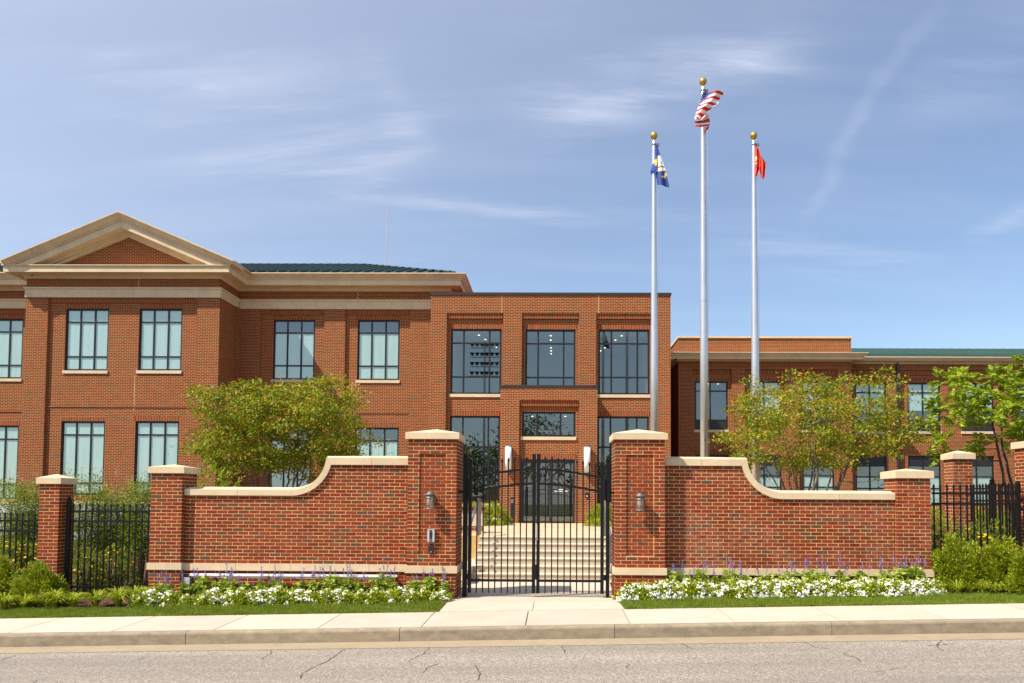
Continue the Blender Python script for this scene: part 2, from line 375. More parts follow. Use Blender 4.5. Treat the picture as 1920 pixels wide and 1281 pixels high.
def tag(o, label, cat, group=None):
    o['label'] = label; o['category'] = cat
    if group: o['group'] = group
    return o
def struct(o): o['kind'] = 'structure'; return o
def stuff(o, label=None, cat=None):
    o['kind'] = 'stuff'
    if label: o['label'] = label
    if cat: o['category'] = cat
    return o
def thing(name, label, cat, loc, group=None, rz=0):
    o = bpy.data.objects.new(name, None); COL.objects.link(o); o.empty_display_size = .1
    o.location = loc; o.rotation_euler = (0,0,rz); ORI[o.name] = tuple(loc); tag(o, label, cat, group); return o
def inst(me, name, parent, wloc):
    o = bpy.data.objects.new(name, me); COL.objects.link(o); o.parent = parent
    ori = ORI[parent.name]; o.location = (wloc[0]-ori[0], wloc[1]-ori[1], wloc[2]-ori[2]); return o
def copy_tree(o, parent=None):
    c = o.copy(); COL.objects.link(c); c.parent = parent
    for ch in list(o.children): copy_tree(ch, c)
    return c
ORD = 'first second third fourth fifth sixth seventh eighth ninth tenth eleventh twelfth thirteenth fourteenth fifteenth sixteenth seventeenth eighteenth nineteenth twentieth twenty-first twenty-second twenty-third twenty-fourth twenty-fifth twenty-sixth twenty-seventh twenty-eighth twenty-ninth thirtieth'.split()

# ------------------------------------------------------------------ ground
def zs(x): return 0.0230*(x + 0.37)
def zbed(x, y):
    """planted ground behind the front wall"""
    return zs(x)*max(0.25, 1-(y-15)/30.0) + 0.02 + max(0, y-15.5)*0.012
XA, XB = -42.0, 42.0
def strip(name, mat, y0, y1, za, zb_, xs=None, x0=XA, x1=XB, parent=None, thick=.12):
    m = MB()
    for a, b in ([(x0, x1)] if xs is None else xs):
        v = [(a,y0,zs(a)+za),(b,y0,zs(b)+za),(b,y1,zs(b)+zb_),(a,y1,zs(a)+zb_)]
        v += [(p[0],p[1],p[2]-thick) for p in v]
        m.add(v, [(0,1,2,3),(4,7,6,5),(0,4,5,1),(1,5,6,2),(2,6,7,3),(3,7,4,0)])
    return m.build(name, mat, parent)
tm = MB(); N = 260.0
tm.quad((-N,-N,zs(-N)-.55),(N,-N,zs(N)-.55),(N,N,zs(N)-.55),(-N,N,zs(-N)-.55)); struct(tm.build('terrain', 'terrain_grass'))
YK = 11.80; YS = 13.30; YL1 = 14.32
ZK = -.03; ZR = ZK - .185
road = struct(strip('road', 'asphalt', -4.0, 11.345, ZR-.03, ZR-.012))
struct(strip('far_verge', 'terrain_grass', -40.0, -4.02, ZR+.05, ZR-.02))
struct(strip('gutter', 'gutter', 11.362, YK-.006, ZR-.008, ZR+.004))
o = strip('joint_seal', 'crack', 11.346, 11.361, ZR-.016, ZR-.013); o.parent = road; o.location = tuple(a-b for a, b in zip(ORI[o.name], ORI[road.name]))
# kerb: cast lengths with joints
kerb = struct(strip('kerb', 'kerb_concrete', YK+.012, YK+.14, ZK-.02, ZK-.02, x0=-30, x1=30, thick=.5))
kj = [P(q, 1185, YK).x for q in (348, 747, 1150, 1560)]; dk = (kj[-1]-kj[0])/3
kxs = [kj[0]+dk*i for i in range(-5, 10)]
for a, b in zip(kxs[:-1], kxs[1:]):
    a += .006; b -= .006
    m = MB(); prof = [(YK, -.5), (YK+.002, ZK-.035), (YK+.012, ZK-.012), (YK+.03, ZK), (YK+.15, ZK+.003), (YK+.15, -.5)]
    v = [(x, y, zs(x)+z if z > -.49 else zs(x)+ZR-.2) for x in (a, b) for y, z in prof]; n = len(prof)
    m.add(v, [(i, (i+1)%n, (i+1)%n+n, i+n) for i in range(n)] + [tuple(range(n-1,-1,-1)), tuple(range(n,2*n))])
    m.build('kerb_stone', 'kerb_concrete', kerb)
# pavement slabs
pav = struct(strip('pavement', 'lawn_soil', YK+.16, YS, -.06, -.035, x0=-30, x1=30, thick=.3))
XJ = P(640, 1154, YS).x
for k in range(-9, 13):
    a, b = XJ + 1.55*k + .008, XJ + 1.55*(k+1) - .008
    v = [(a,YK+.155,zs(a)+ZK+.002),(b,YK+.155,zs(b)+ZK+.002),(b,YS,zs(b)),(a,YS,zs(a))]
    m = MB(); v += [(p[0],p[1],p[2]-.1) for p in v]
    m.add(v, [(0,1,2,3),(4,7,6,5),(0,4,5,1),(1,5,6,2),(2,6,7,3),(3,7,4,0)]); m.build('slab', 'concrete', pav)
# entrance walk up to the steps
WX0, WX1 = -1.90, 1.16
walk = struct(MB().box(WX0+.05, WX1-.05, YS+.02, 18.3, -.3, -.05).build('entrance_path', 'lawn_soil'))
ys = [YS+.006, 14.55, 16.3, 18.2]
for j in range(3):
    for i, (a, b) in enumerate(((WX0, -.36), (-.35, WX1)) if j < 1 else ((WX0, WX1),)):
        def zw(x, y): q = min(1, max(0, (y-YS)/(14.55-YS))); return zs(x)*(1-q)+0.004
        y0, y1 = ys[j]+.004, ys[j+1]-.004
        if j > 0: b = 3.6; a = -3.0 if y0 > 16 else WX0; b = b if y0 > 16 else WX1
        v = [(a,y0,zw(a,y0)),(b,y0,zw(b,y0)),(b,y1,zw(b,y1)),(a,y1,zw(a,y1))]; v += [(p[0],p[1],p[2]-.12) for p in v]
        MB().add(v, [(0,1,2,3),(4,7,6,5),(0,4,5,1),(1,5,6,2),(2,6,7,3),(3,7,4,0)]).build('slab', 'concrete', walk)
lawn = struct(strip('lawn', 'lawn_soil', YS+.004, YL1, -.01, .015, xs=[(-30, WX0-.004), (WX1+.004, 30)]))
# planting bed: front strip and the ground behind the wall
m = MB()
def bedgrid(m, x0, x1, y0, y1, nx, ny):
    b = len(m.v)
    for j in range(ny+1):
        for i in range(nx+1):
            x = x0+(x1-x0)*i/nx; y = y0+(y1-y0)*j/ny
            w = .015*math.sin(x*5.3+y*3)+.012*math.sin(x*11.7-y*7)
            m.v.append((x, y, zbed(x, y)+(w if 14.4 < y < 20 else 0)))
    for j in range(ny):
        for i in range(nx): k = b+j*(nx+1)+i; m.f.append((k,k+1,k+nx+2,k+nx+1)); m.mi.append(0)
bedgrid(m, -30, WX0-.006, YL1+.003, 17, 90, 12); bedgrid(m, WX1+.006, 30, YL1+.003, 17, 90, 12)
bedgrid(m, -34, -3.02, 17, 36, 30, 12); bedgrid(m, 3.62, 34, 17, 40, 30, 12)
struct(m.build('planting_bed', 'mulch'))
# mulch chips lying on the visible bed
def chips(n, x0, x1, y0, y1, m):
    for _ in range(n):
        x = rng.uniform(x0, x1); y = rng.uniform(y0, y1); z = zbed(x, y)+.012; a = rng.uniform(0, 3.14); l = rng.uniform(.015, .045); w = rng.uniform(.005, .012); t = rng.uniform(-.012, .012)
        c, s_ = math.cos(a), math.sin(a)
        m.add([(x-l*c+w*s_, y-l*s_-w*c, z-t), (x+l*c+w*s_, y+l*s_-w*c, z+t), (x+l*c-w*s_, y+l*s_+w*c, z+t+.004), (x-l*c-w*s_, y-l*s_+w*c, z-t+.004)], [(0,1,2,3)])
m = MB(); chips(1500, -11, WX0, YL1, 15.0, m); chips(1500, WX1, 10, YL1, 15.0, m); chips(600, -9.5, -7, 15.6, 18, m)
stuff(m.build('mulch_chips', 'mulch'), 'brown bark mulch chips scattered over the planting beds', 'mulch')
# grass blades
def grass(regions):
    V = []; F = []
    for x0, x1, n in regions:
        x = rng.uniform(x0, x1, n); y = rng.uniform(YS+.01, YL1-.02, n)
        y = np.where((rng.random(n) < .12), YS+rng.normal(0, .012, n)+.01, y)
        patch = .8+.3*np.sin(x*2.1+y*3.3)*np.sin(x*.7)+.25*np.sin(x*7.7+y*5)*np.sin(y*9+x)
        h = rng.uniform(.035, .085, n)*np.clip(patch, .4, 1.35); a = rng.uniform(0, 6.28, n); le = rng.uniform(0, .035, n); b = rng.uniform(0, 6.28, n); w = rng.uniform(.0022, .0055, n)
        z = .023*(x+.37)-.01+.025*(y-YS)/(YL1-YS)
        p0 = np.stack([x-w*np.cos(a), y-w*np.sin(a), z-.01], 1); p1 = np.stack([x+w*np.cos(a), y+w*np.sin(a), z-.01], 1)
        p2 = np.stack([x+le*np.cos(b), y+le*np.sin(b), z+h], 1)
        V.append(np.stack([p0,p1,p2],1).reshape(-1,3))
    V = np.concatenate(V); n = len(V)//3
    me = bpy.data.meshes.new('grass'); me.vertices.add(len(V)); me.vertices.foreach_set('co', V.astype(np.float32).ravel())
    me.loops.add(n*3); me.loops.foreach_set('vertex_index', np.arange(n*3, dtype=np.int32)); me.polygons.add(n); me.polygons.foreach_set('loop_start', np.arange(0, n*3, 3, dtype=np.int32))
    me.materials.append(M['grass_blade']); me.update(calc_edges=True)
    o = bpy.data.objects.new('grass', me); COL.objects.link(o); return o
stuff(grass([(-10.2, WX0-.02, 62000), (WX1+.02, 9.6, 60000)]), 'short green grass blades of the verge strips along the pavement', 'grass')
# cracks in the road surface
def crack(pts, w, soft=False):
    m = MB(); q = []
    for px, py in pts:
        d = fw*F_PX + rt*(px-PPX) - up*(py-PPY)
        t = 2.07/-d.z; p = CAM + d*t
        for _ in range(6): zt = zs(p.x)+ZR-.012-.018*(11.36-p.y)/15.36+.004; t = (zt-CAM.z)/d.z; p = CAM+d*t
        q.append(Vector((p.x, p.y, zt)))
    full = []
    for a, b in zip(q[:-1], q[1:]):
        n = max(2, int((b-a).length/.06))
        for i in range(n):
            t = i/n; j = Vector((random.uniform(-1,1), random.uniform(-1,1), 0))*.014 if i else Vector()
            full.append(a.lerp(b, t)+j)
    full.append(q[-1])
    for a, b in zip(full[:-1], full[1:]):
        d = (b-a).normalized(); s_ = Vector((-d.y, d.x, 0))*w*random.uniform(.35, 1.1)
        m.quad(a-s_, b-s_, b+s_, a+s_)
    o = m.build('crack', 'crack_soft' if soft else 'crack'); return o
CR = [([(508,1218),(509,1226),(487,1237)],.006),([(652,1214),(636,1224),(617,1238),(590,1250),(566,1262),(564,1272)],.007),([(807,1212),(795,1226),(766,1240)],.006),
      ([(822,1244),(800,1252),(792,1262)],.006),([(1268,1198),(1280,1208),(1298,1217)],.007),([(1500,1195),(1512,1206),(1530,1214),(1555,1216)],.006),([(1582,1226),(1605,1233),(1615,1241)],.007),
      ([(30,1229),(0,1238)],.006),([(280,1230),(245,1240)],.005),([(1755,1189),(1765,1200),(1757,1212),(1770,1220)],.008),([(1180,1245),(1174,1252)],.006),([(1335,1224),(1450,1221),(1540,1219)],.003),
      ([(0,1234),(120,1237)],.003),([(890,1246),(900,1262),(896,1275)],.007),([(1050,1203),(1060,1226)],.005),([(1350,1260),(1420,1268)],.003),([(1640,1260),(1700,1250)],.004),([(70,1276),(62,1281)],.006),
      ([(330,1231),(480,1229)],.003),([(1690,1203),(1725,1204)],.006),([(1740,1211),(1790,1207)],.008)]
for i, (pts, w) in enumerate(CR):
    o = crack(pts, w, w < .004); o.parent = road; ro = ORI[road.name]; o.location = tuple(a-b for a, b in zip(ORI[o.name], ro))

# ------------------------------------------------------------------ brickwork
BW, BH, JT = .2032, .0677, .0115
_bm = {}
def brick_mesh(w, h, face):
    k = (round(w, 3), round(h, 3), face)
    if k in _bm: return _bm[k]
    w, h = k[0], k[1]; m = MB(); r = .003; D = .09
    V = [(-w/2,D,-h/2),(w/2,D,-h/2),(w/2,D,h/2),(-w/2,D,h/2),(-w/2,.003,-h/2),(w/2,.003,-h/2),(w/2,.003,h/2),(-w/2,.003,h/2),(-w/2+r,0,-h/2+r),(w/2-r,0,-h/2+r),(w/2-r,0,h/2-r),(-w/2+r,0,h/2-r)]
    if face == 'R': V = [(-y, x, z) for x, y, z in V]
    if face == 'L': V = [(y, -x, z) for x, y, z in V]
    F = [(8,9,10,11)] + [(4+i, 4+(i+1)%4, 8+(i+1)%4, 8+i) for i in range(4)] + [(i, (i+1)%4, 4+(i+1)%4, 4+i) for i in range(4)]
    m.add(V, F); _bm[k] = m.mesh('brick', 'brick'); _bm[k]['vf'] = 1; _bm[k] = (_bm[k], V, F); return _bm[k]
def run(u0, u1, z0, z1, odd0=0):
    """rows of a running bond filling u0..u1 upwards from z0"""
    out = []; n = int(round((z1-z0)/BH)); ph = 0
    for r in range(n):
        a = u0 - (((r+odd0) % 2)*BW/2); z = z0+(z1-z0)*r/n
        while a < u1-.02:
            p, q = max(a, u0), min(a+BW, u1)
            if q-p > .03: out.append((p+(JT/2 if p > u0 else 0), q-(JT/2 if q < u1 else 0), z+JT/2, z+(z1-z0)/n-JT/2))
            a += BW
    return out
def place_bricks(parent, items, limit=300):
    """items: (face, u0, u1, z0, z1, plane); the first `limit` are parts, the rest one joined part"""
    rest = MB()
    for i, (face, u0, u1, z0, z1, pl) in enumerate(items):
        me, V, F = brick_mesh(u1-u0, z1-z0, face); c = ((u0+u1)/2, (z0+z1)/2); pl2 = pl + random.uniform(-.0015, .0015)
        loc = (c[0], pl2, c[1]) if face == 'F' else (pl2, c[0], c[1])
        if i < limit: inst(me, 'brick', parent, loc)
        else: rest.add([(x+loc[0], y+loc[1], z+loc[2]) for x, y, z in V], F)
    if rest.v: stuff(rest.build('brickwork', 'brick', parent))
def brick_pier(label, x0, x1, yf, dep, zbot, bz0, bz1, ztop, zcap, zpeak, panel=None, over=.045, sides='RL', cat='pier', group=None, band=True):
    """square brick pier with stone band and pyramid cap"""
    t = thing('brick_pier', label, cat, ((x0+x1)/2, yf+dep/2, zbot), group)
    g = .0035; core = MB()
    if panel: # recessed panel in the front face
        a, b, c, d = panel
        core.box(x0+g, x1-g, yf+.03+g, yf+dep-g, zbot, ztop)
        core.box(x0+g, a, yf+g, yf+.03+g+.001, zbot, ztop); core.box(b, x1-g, yf+g, yf+.031+g, zbot, ztop); core.box(a, b, yf+g, yf+.031+g, zbot, c); core.box(a, b, yf+g, yf+.031+g, d, ztop)
    else: core.box(x0+g, x1-g, yf+g, yf+dep-g, zbot, ztop)
    core.build('mortar_core', 'mortar', t)
    it = []
    zr = [(zbot, bz0), (bz1, ztop)] if band else [(zbot, ztop)]
    for za, zb_ in zr:
        if panel and zb_ == ztop:
            a, b, c, d = panel; n = round((zb_-za)/BH)
            for br in run(x0, x1, za, zb_):
                zc = (br[2]+br[3])/2
                if c < zc < d:
                    if br[1] < a+JT/2: it.append(('F', *br, yf))
                    elif br[0] > b-JT/2: it.append(('F', *br, yf))
                    else:
                        segs = []
                        if br[0] < a: segs.append((br[0], a-.002, yf))
                        lo, hi = max(br[0], a+.002), min(br[1], b-.008)
                        segs.append((lo, hi, yf+.028))
                        if br[1] > b: segs.append((b+.002, br[1], yf))
                        for p, q, pl in segs:
                            if q-p > .025: it.append(('F', p, q, br[2], br[3], pl))
                else: it.append(('F', *br, yf))
        else: it += [('F', *br, yf) for br in run(x0, x1, za, zb_)]
        for s_ in sides:
            pl = x1 if s_ == 'R' else x0
            it += [(s_, *br, pl) for br in run(yf+.102, yf+dep, za, zb_, 1)]
    it.sort(key=lambda q: (q[0] != 'F', -q[3])); place_bricks(t, it)
    if band:
        MB().box(x0-.03, x1+.03, yf-.03, yf+dep+.03, bz0+.003, bz1-.003).build('base_band', 'limestone', t)
    c = MB(); a, b, y0, y1 = x0-over, x1+over, yf-over, yf+dep+over
    v = [(a,y0,ztop+.002),(b,y0,ztop+.002),(b,y1,ztop+.002),(a,y1,ztop+.002),(a,y0,zcap),(b,y0,zcap),(b,y1,zcap),(a,y1,zcap),((a+b)/2,(y0+y1)/2,zpeak)]
    c.add(v, [(3,2,1,0),(0,1,5,4),(1,2,6,5),(2,3,7,6),(3,0,4,7),(4,5,8),(5,6,8),(6,7,8),(7,4,8)]); c.build('cap', 'limestone', t)
    return t
YG, DG = 14.75, .93
xl0, xl1, _, _ = rect(763.5, 830, 855.5, 1090, YG)
def zat(px, py, Y): return P(px, py, Y).z
g1 = brick_pier('tall brick gate pier left of the black gate with intercom and lantern', xl0, xl1, YG, DG, -.35, zat(808,1075,YG), zat(808,1061,YG), zat(808,823.5,YG), zat(808,811,YG-.04), zat(811,805,YG+.45),
    panel=(P(785,940,YG).x, P(835.5,940,YG).x, zat(808,1040,YG), zat(808,850.5,YG)), group='tall piers flanking the gate')
xr0, xr1, _, _ = rect(1153.5, 830, 1247, 1090, YG)
g2 = brick_pier('tall brick gate pier right of the black gate with a single lantern', xr0, xr1, YG, DG, -.35, zat(1200,1078.5,YG), zat(1200,1065,YG), zat(1200,824.5,YG), zat(1200,812,YG-.04), zat(1197,805,YG+.45),
    panel=(P(1174,940,YG).x, P(1226,940,YG).x, zat(1200,1043,YG), zat(1200,852.5,YG)), group='tall piers flanking the gate')
YE, DE = 14.90, .61
xe0, xe1, _, _ = rect(281.5, 890, 340.5, 1050, YE)
e1 = brick_pier('shorter brick pier ending the left curved wall, beside the picket fence', xe0, xe1, YE, DE, -.6, zat(308,1068.5,YE), zat(308,1055.5,YE), zat(308,887.5,YE), zat(308,875.5,YE-.04), zat(326,871,YE+.3), group='short wall end piers')
xf0, xf1, _, _ = rect(1683, 900, 1746, 1060, YE)
e2 = brick_pier('shorter brick pier ending the right curved wall, beside the yew bushes', xf0, xf1, YE, DE, -.3, zat(1715,1082,YE), zat(1715,1068,YE), zat(1715,897,YE), zat(1715,883.5,YE-.04), zat(1700,879,YE+.3), group='short wall end piers')
YP = 15.45
xp0, xp1, _, _ = rect(72.5, 912, 110.5, 1000, YP)
brick_pier('slim brick pier between two lengths of black fence at far left', xp0, xp1, YP, .46, -.6, 0, 0, zat(92,907.5,YP), zat(92,896,YP-.04), zat(103,889,YP+.2), sides='RL', band=False, group='slim fence piers')
YQ = 17.3
xq0, xq1, _, _ = rect(1789.5, 870, 1824.5, 960, YQ)
brick_pier('slim brick pier standing behind the black fence on the right', xq0, xq1, YQ, .46, -.1, 0, 0, zat(1806,861,YQ), zat(1806,850,YQ-.04), zat(1797,845,YQ+.2), sides='RL', band=False, group='slim fence piers')
xz0 = P(1903, 900, 15.73).x
brick_pier('tall brick pier cut off by the right edge of the picture', xz0, xz0+.92, 14.8, .93, -.2, zat(1910,1080,15.2), zat(1910,1067,15.2), zat(1903,842.5,15.73), zat(1903,830,15.73), zat(1903,820,15.2), sides='L')

# curved walls
YW, DW = 15.02, .38
def curved_wall(label, x_end, x_pier, cpx, cpy, rb, rtp, ylow, yhigh, joints, bjoints, bandpx, sgn, mid, zbot):
    """sgn +1: rises to the right. ylow/yhigh: (bottom, front-top) of the coping in the photograph"""
    t = thing('brick_wall', label, 'wall', ((x_end+x_pier)/2, YW+DW/2, zbot), 'curved walls beside the gate')
    C = P(cpx, cpy, YW); Yc = YW-.045
    zlb, zlt = zat(mid, ylow[0], Yc), zat(mid, ylow[1], Yc); zhb, zht = zat(cpx, yhigh[0], Yc), zat(cpx, yhigh[1], Yc)
    Rb = C.z-zlb; Rt = C.z-zlt
    bz0, bz1 = zat(mid, bandpx[1], YW), zat(mid, bandpx[0], YW)
    fb = math.asin(min(1, max(-1, (zhb-C.z)/Rb))); ft = math.asin(max(-1, min(1, (zht-C.z)/Rt)))
    NA = 14
    arcB = [(C.x+sgn*Rb*math.cos(a), C.z+Rb*math.sin(a)) for a in np.linspace(-math.pi/2, fb, NA)]
    arcT = [(C.x+sgn*Rt*math.cos(a), C.z+Rt*math.sin(a)) for a in np.linspace(-math.pi/2, ft, NA)]
    prof = [(x_end, zlb)] + arcB + [(x_pier, zhb)]
    poly = [(x_end, zbot)] + [(x_pier, zbot)] + prof[::-1]
    if sgn < 0: poly = poly[::-1]
    n = len(poly); core = MB()
    # core as strips so the concave outline fills correctly
    for (xa, za), (xb, zb_) in zip(prof[:-1], prof[1:]):
        if abs(xb-xa) < 1e-6: continue
        if xa > xb: xa, za, xb, zb_ = xb, zb_, xa, za
        core.prism([(xa, zbot), (xb, zbot), (xb, zb_), (xa, za)], YW+.0035, YW+DW-.008)
    core.build('mortar_core', 'mortar', t)
    lo, hi = min(x_end, x_pier), max(x_end, x_pier)
    it = []
    for br in run(lo, hi, zbot, bz0) + run(lo, hi, bz1, zhb+.0):
        u0, u1, z0, z1 = br; zm = z1-.01
        if zm > zlb+.05:
            q = Rb*Rb-(zm-C.z)**2
            edge = C.x + sgn*(math.sqrt(max(q, 0)) if zm < C.z else Rb) - sgn*.03
            if sgn > 0: u0 = max(u0, edge)
            else: u1 = min(u1, edge)
            if u1-u0 < .03: continue
        it.append(('F', u0, u1, z0, z1, YW))
    # a last thin course closes the joint under the low coping
    it.sort(key=lambda q: -q[3]); place_bricks(t, it)
    ymid, y2 = YW+DW/2, YW+DW+.045
    def piece(B, T, name='coping_stone'):
        m = MB(); k = len(B); v = []
        for i, (b, tt) in enumerate(zip(B, T)):
            d = Vector((tt[0]-b[0], tt[1]-b[1])); d.normalize(); pk = (tt[0]+d.x*.05, tt[1]+d.y*.05)
            v += [(b[0],Yc,b[1]),(tt[0],Yc,tt[1]),(pk[0],ymid,pk[1]),(tt[0],y2,tt[1]),(b[0],y2,b[1])]
        f = [tuple(range(5)), tuple(range((k-1)*5+4, (k-1)*5-1, -1))]
        for i in range(k-1):
            for j in range(5): f.append((i*5+j, (i+1)*5+j, (i+1)*5+(j+1)%5, i*5+(j+1)%5))
        m.add(v, f); m.build(name, 'limestone', t)
    jx = [P(q, ylow[1], Yc).x for q in joints[0]]
    xs_ = [x_end] + jx + [C.x]
    for a, b in zip(xs_[:-1], xs_[1:]):
        piece([(a+sgn*.003, zlb), (b-sgn*.003, zlb)], [(a+sgn*.003, zlt), (b-sgn*.003, zlt)])
    piece(arcB, arcT)
    xs_ = [P(q, yhigh[1], Yc).x for q in joints[1]] + [x_pier]
    piece([(arcB[-1][0]+sgn*.004, zhb), (xs_[0]-sgn*.003, zhb)], [(arcT[-1][0]+sgn*.004, zht), (xs_[0]-sgn*.003, zht)])
    for a, b in zip(xs_[:-1], xs_[1:]): piece([(a+sgn*.003, zhb), (b-sgn*.003, zhb)], [(a+sgn*.003, zht), (b-sgn*.003, zht)])
    bx = sorted([lo, hi] + [P(q, bandpx[0], YW).x for q in bjoints])
    for a, b in zip(bx[:-1], bx[1:]): MB().box(a+.003, b-.003, YW-.03, YW+DW+.03, bz0+.003, bz1-.003).build('base_stone', 'limestone', t)
    return t, bz0
XWL0, XWL1 = xe1+.002, xl0-.002
wl, bzl = curved_wall('curved brick wall rising to the left gate pier, white light bars at its foot', XWL0, XWL1, 548, 853, 0, 0, (929, 918), (871, 858), ([445], [697]), [443, 545, 622, 693], (1056.5, 1070), 1, 450, -.55)
XWR0, XWR1 = xf0-.002, xr1+.002
wr, bzr = curved_wall('curved brick wall rising to the right gate pier, white flowers in front', XWR0, XWR1, 1467.5, 857, 0, 0, (936.5, 925), (874, 861.5), ([1574], [1316]), [1316, 1388, 1467, 1574], (1067, 1080), -1, 1560, -.30)
# wall washer light bars
zb1 = zat(550, 1080, YW-.12)
wx = [P(q, 1080, YW-.12).x for q in (356, 386, 505, 625, 746)]
for i, (a, b) in enumerate(zip(wx[:-1], wx[1:])):
    t = thing('light_bar', ORD[i]+' white light bar from the left along the foot of the left wall', 'light', ((a+b)/2, YW-.02, zb1-.05), 'white light bars under the left wall')
    MB().box(a+.012, b-.012, YW-.16, YW-.09, zb1-.006, zb1+.032).build('housing', 'white_enamel', t)
    MB().box(a+.03, b-.10, YW-.15, YW-.10, zb1-.03, zb1-.008).build('lens', 'silver_plastic', t)
    for x in (a+.08, b-.08): MB().box(x-.02, x+.02, YW-.09, YW+.01, zb1-.02, zb1+.02).build('bracket', 'black_plastic', t)
t = thing('light_bar', 'single white light bar behind the salvias under the right wall', 'light', (P(1275,1087,YW-.12).x, YW-.02, zat(1275,1090,YW)))
a, b = P(1262,1087,YW-.12).x, P(1292,1087,YW-.12).x; z_ = zat(1277,1087,YW-.12)
MB().box(a, b, YW-.16, YW-.09, z_-.014, z_+.036).build('housing', 'white_enamel', t); MB().box(a+.1, a+.14, YW-.09, YW+.01, z_-.02, z_+.02).build('bracket', 'black_plastic', t)
# electrical box at the left end
x_ = P(350, 1100, YW-.1).x; MBt = MB().box(x_-.05, x_+.05, YW-.1, YW-.002, zat(350,1108,YW), zat(350,1082,YW)); MBt.box(x_-.015, x_+.015, YW-.06, YW-.03, -.4, zat(350,1108,YW))
tag(MBt.build('junction_box', 'silver_plastic'), 'small grey electrical box on a post where wall meets left pier', 'box')

# lanterns, intercom, card reader
def lantern(px, y0, y1, label):
    c = P(px, (y0+y1)/2, YG-.13); zt, zb_ = zat(px, y0, YG-.13), zat(px, y1, YG-.13); h = zt-zb_
    t = thing('wall_lantern', label, 'lamp', (c.x, YG+.02, zb_), 'bronze lanterns on the gate piers')
    r = .078; cc = (c.x, YG-.13, zb_)
    MB().lathe([(.02,h),(.045,h),(.052,h*.96),(.05,h*.93),(.088,h*.87),(.094,h*.84),(.09,h*.80),(.07,h*.79),(.02,h*.79)], cc, 20).build('hood', 'bronze', t, True)
    MB().lathe([(.07,0),(.092,.004),(.088,h*.05),(.076,h*.09),(.03,h*.09)], cc, 20).build('base', 'bronze', t, True)
    cg = MB()
    for k in range(6):
        a = math.pi/6+k*math.pi/3; p = (c.x+r*math.cos(a), YG-.13+r*math.sin(a)); cg.tube([(p[0],p[1],zb_+h*.08),(p[0],p[1],zb_+h*.8)], .005, 5)
    cg.lathe([(r+.004,h*.62),(r+.006,h*.64),(r+.004,h*.66),(r-.004,h*.64)], cc, 20); cg.build('cage', 'bronze', t)
    MB().lathe([(r-.010,h*.09),(r-.010,h*.79)], cc, 18).build('glass', 'lamp_glass', t, True)
    MB().lathe([(.008,h*.12),(.012,h*.3),(.022,h*.42),(.018,h*.55),(.004,h*.62)], cc, 10).build('bulb', 'bulb', t, True)
    MB().box(c.x-.05, c.x+.05, YG-.012, YG+.029, zb_+h*.25, zb_+h*.85).build('wall_plate', 'bronze', t)
    MB().tube([(c.x, YG, zb_+h*.86),(c.x, YG-.07, zb_+h*.9),(c.x, YG-.12, zb_+h*.84)], .012, 6).build('arm', 'bronze', t)
lantern(806.5, 922, 955, 'bronze wall lantern above the intercom on the left gate pier'); lantern(1200.5, 925, 958, 'bronze wall lantern on the right gate pier')
a, b, z0, z1 = rect(801, 993, 814.3, 1016.5, YG-.05); yb = YG+.030
t = thing('intercom', 'silver intercom box with black camera strip on the left gate pier', 'intercom', ((a+b)/2, yb, z0))
MB().box(a, b, YG-.045, yb, z0, z1).build('housing', 'silver_plastic', t)
MB().box(a+.04, a+.09, YG-.050, YG-.045, z0+.012, z1-.012).build('camera_strip', 'black_plastic', t)
MB().lathe([(.001,-.004),(.017,-.004),(.017,.004),(.001,.004)], (a+.065, YG-.053, z1-.05), 12).build('lens', 'steel', t); MB().box(a+.05, a+.08, YG-.054, YG-.050, z0+.03, z0+.055).build('call_button', 'steel', t)
for dx in (.012, .118):
    for zq in (z0+.015, z1-.015): MB().box(a+dx-.004, a+dx+.004, YG-.047, YG-.045, zq-.004, zq+.004).build('screw', 'black_plastic', t)
a, b, z0, z1 = rect(803.2, 1024, 812, 1036.5, YG-.02)
t = thing('card_reader', 'small black card reader below the intercom on left gate pier', 'card reader', ((a+b)/2, yb, z0))
MB().box(a, b, YG-.02, yb, z0, z1).build('housing', 'black_plastic', t); MB().box(a+.035, a+.055, YG-.022, YG-.02, z0+.01, z0+.02).build('status_light', 'white_enamel', t)

# ------------------------------------------------------------------ gate
YT = 15.08
def gx(px, py=1000): return P(px, py, YT).x
def gz(px, py): return P(px, py, YT).z
def post(label, pa, pb, ytop, ytip, ybot, Y, group):
    a, b = P(pa, 1000, Y).x, P(pb, 1000, Y).x; w = (b-a)/2; c = (a+b)/2; z0 = P(pa, ybot, Y).z; z1 = P(pa, ytop, Y).z; z2 = P(pa, ytip, Y).z
    t = thing('gate_post', label, 'post', (c, Y, z0), group)
    MB().box(a, b, Y-w, Y+w, z0-.15, z1).box(a-.006, b+.006, Y-w-.006, Y+w+.006, z1, z1+.02).build('shaft', 'gate_black', t)
    r = (z2-z1-.02)/2.4; MB().lathe([(.5*r,.02),(.45*r,.02+.4*r),(.9*r,.02+.9*r),(r,.02+1.4*r),(.8*r,.02+2*r),(.3*r,.02+2.4*r)], (c, Y, z1), 10).build('finial', 'gate_black', t, True)
    return t
post('black gate post with ball top beside the left gate pier', 868, 876.5, 861, 851, 1116, YT, 'gate posts')
post('black gate post with ball top beside the right gate pier', 1136, 1142.5, 862.5, 853.5, 1115, YT, 'gate posts')
_pk = {}
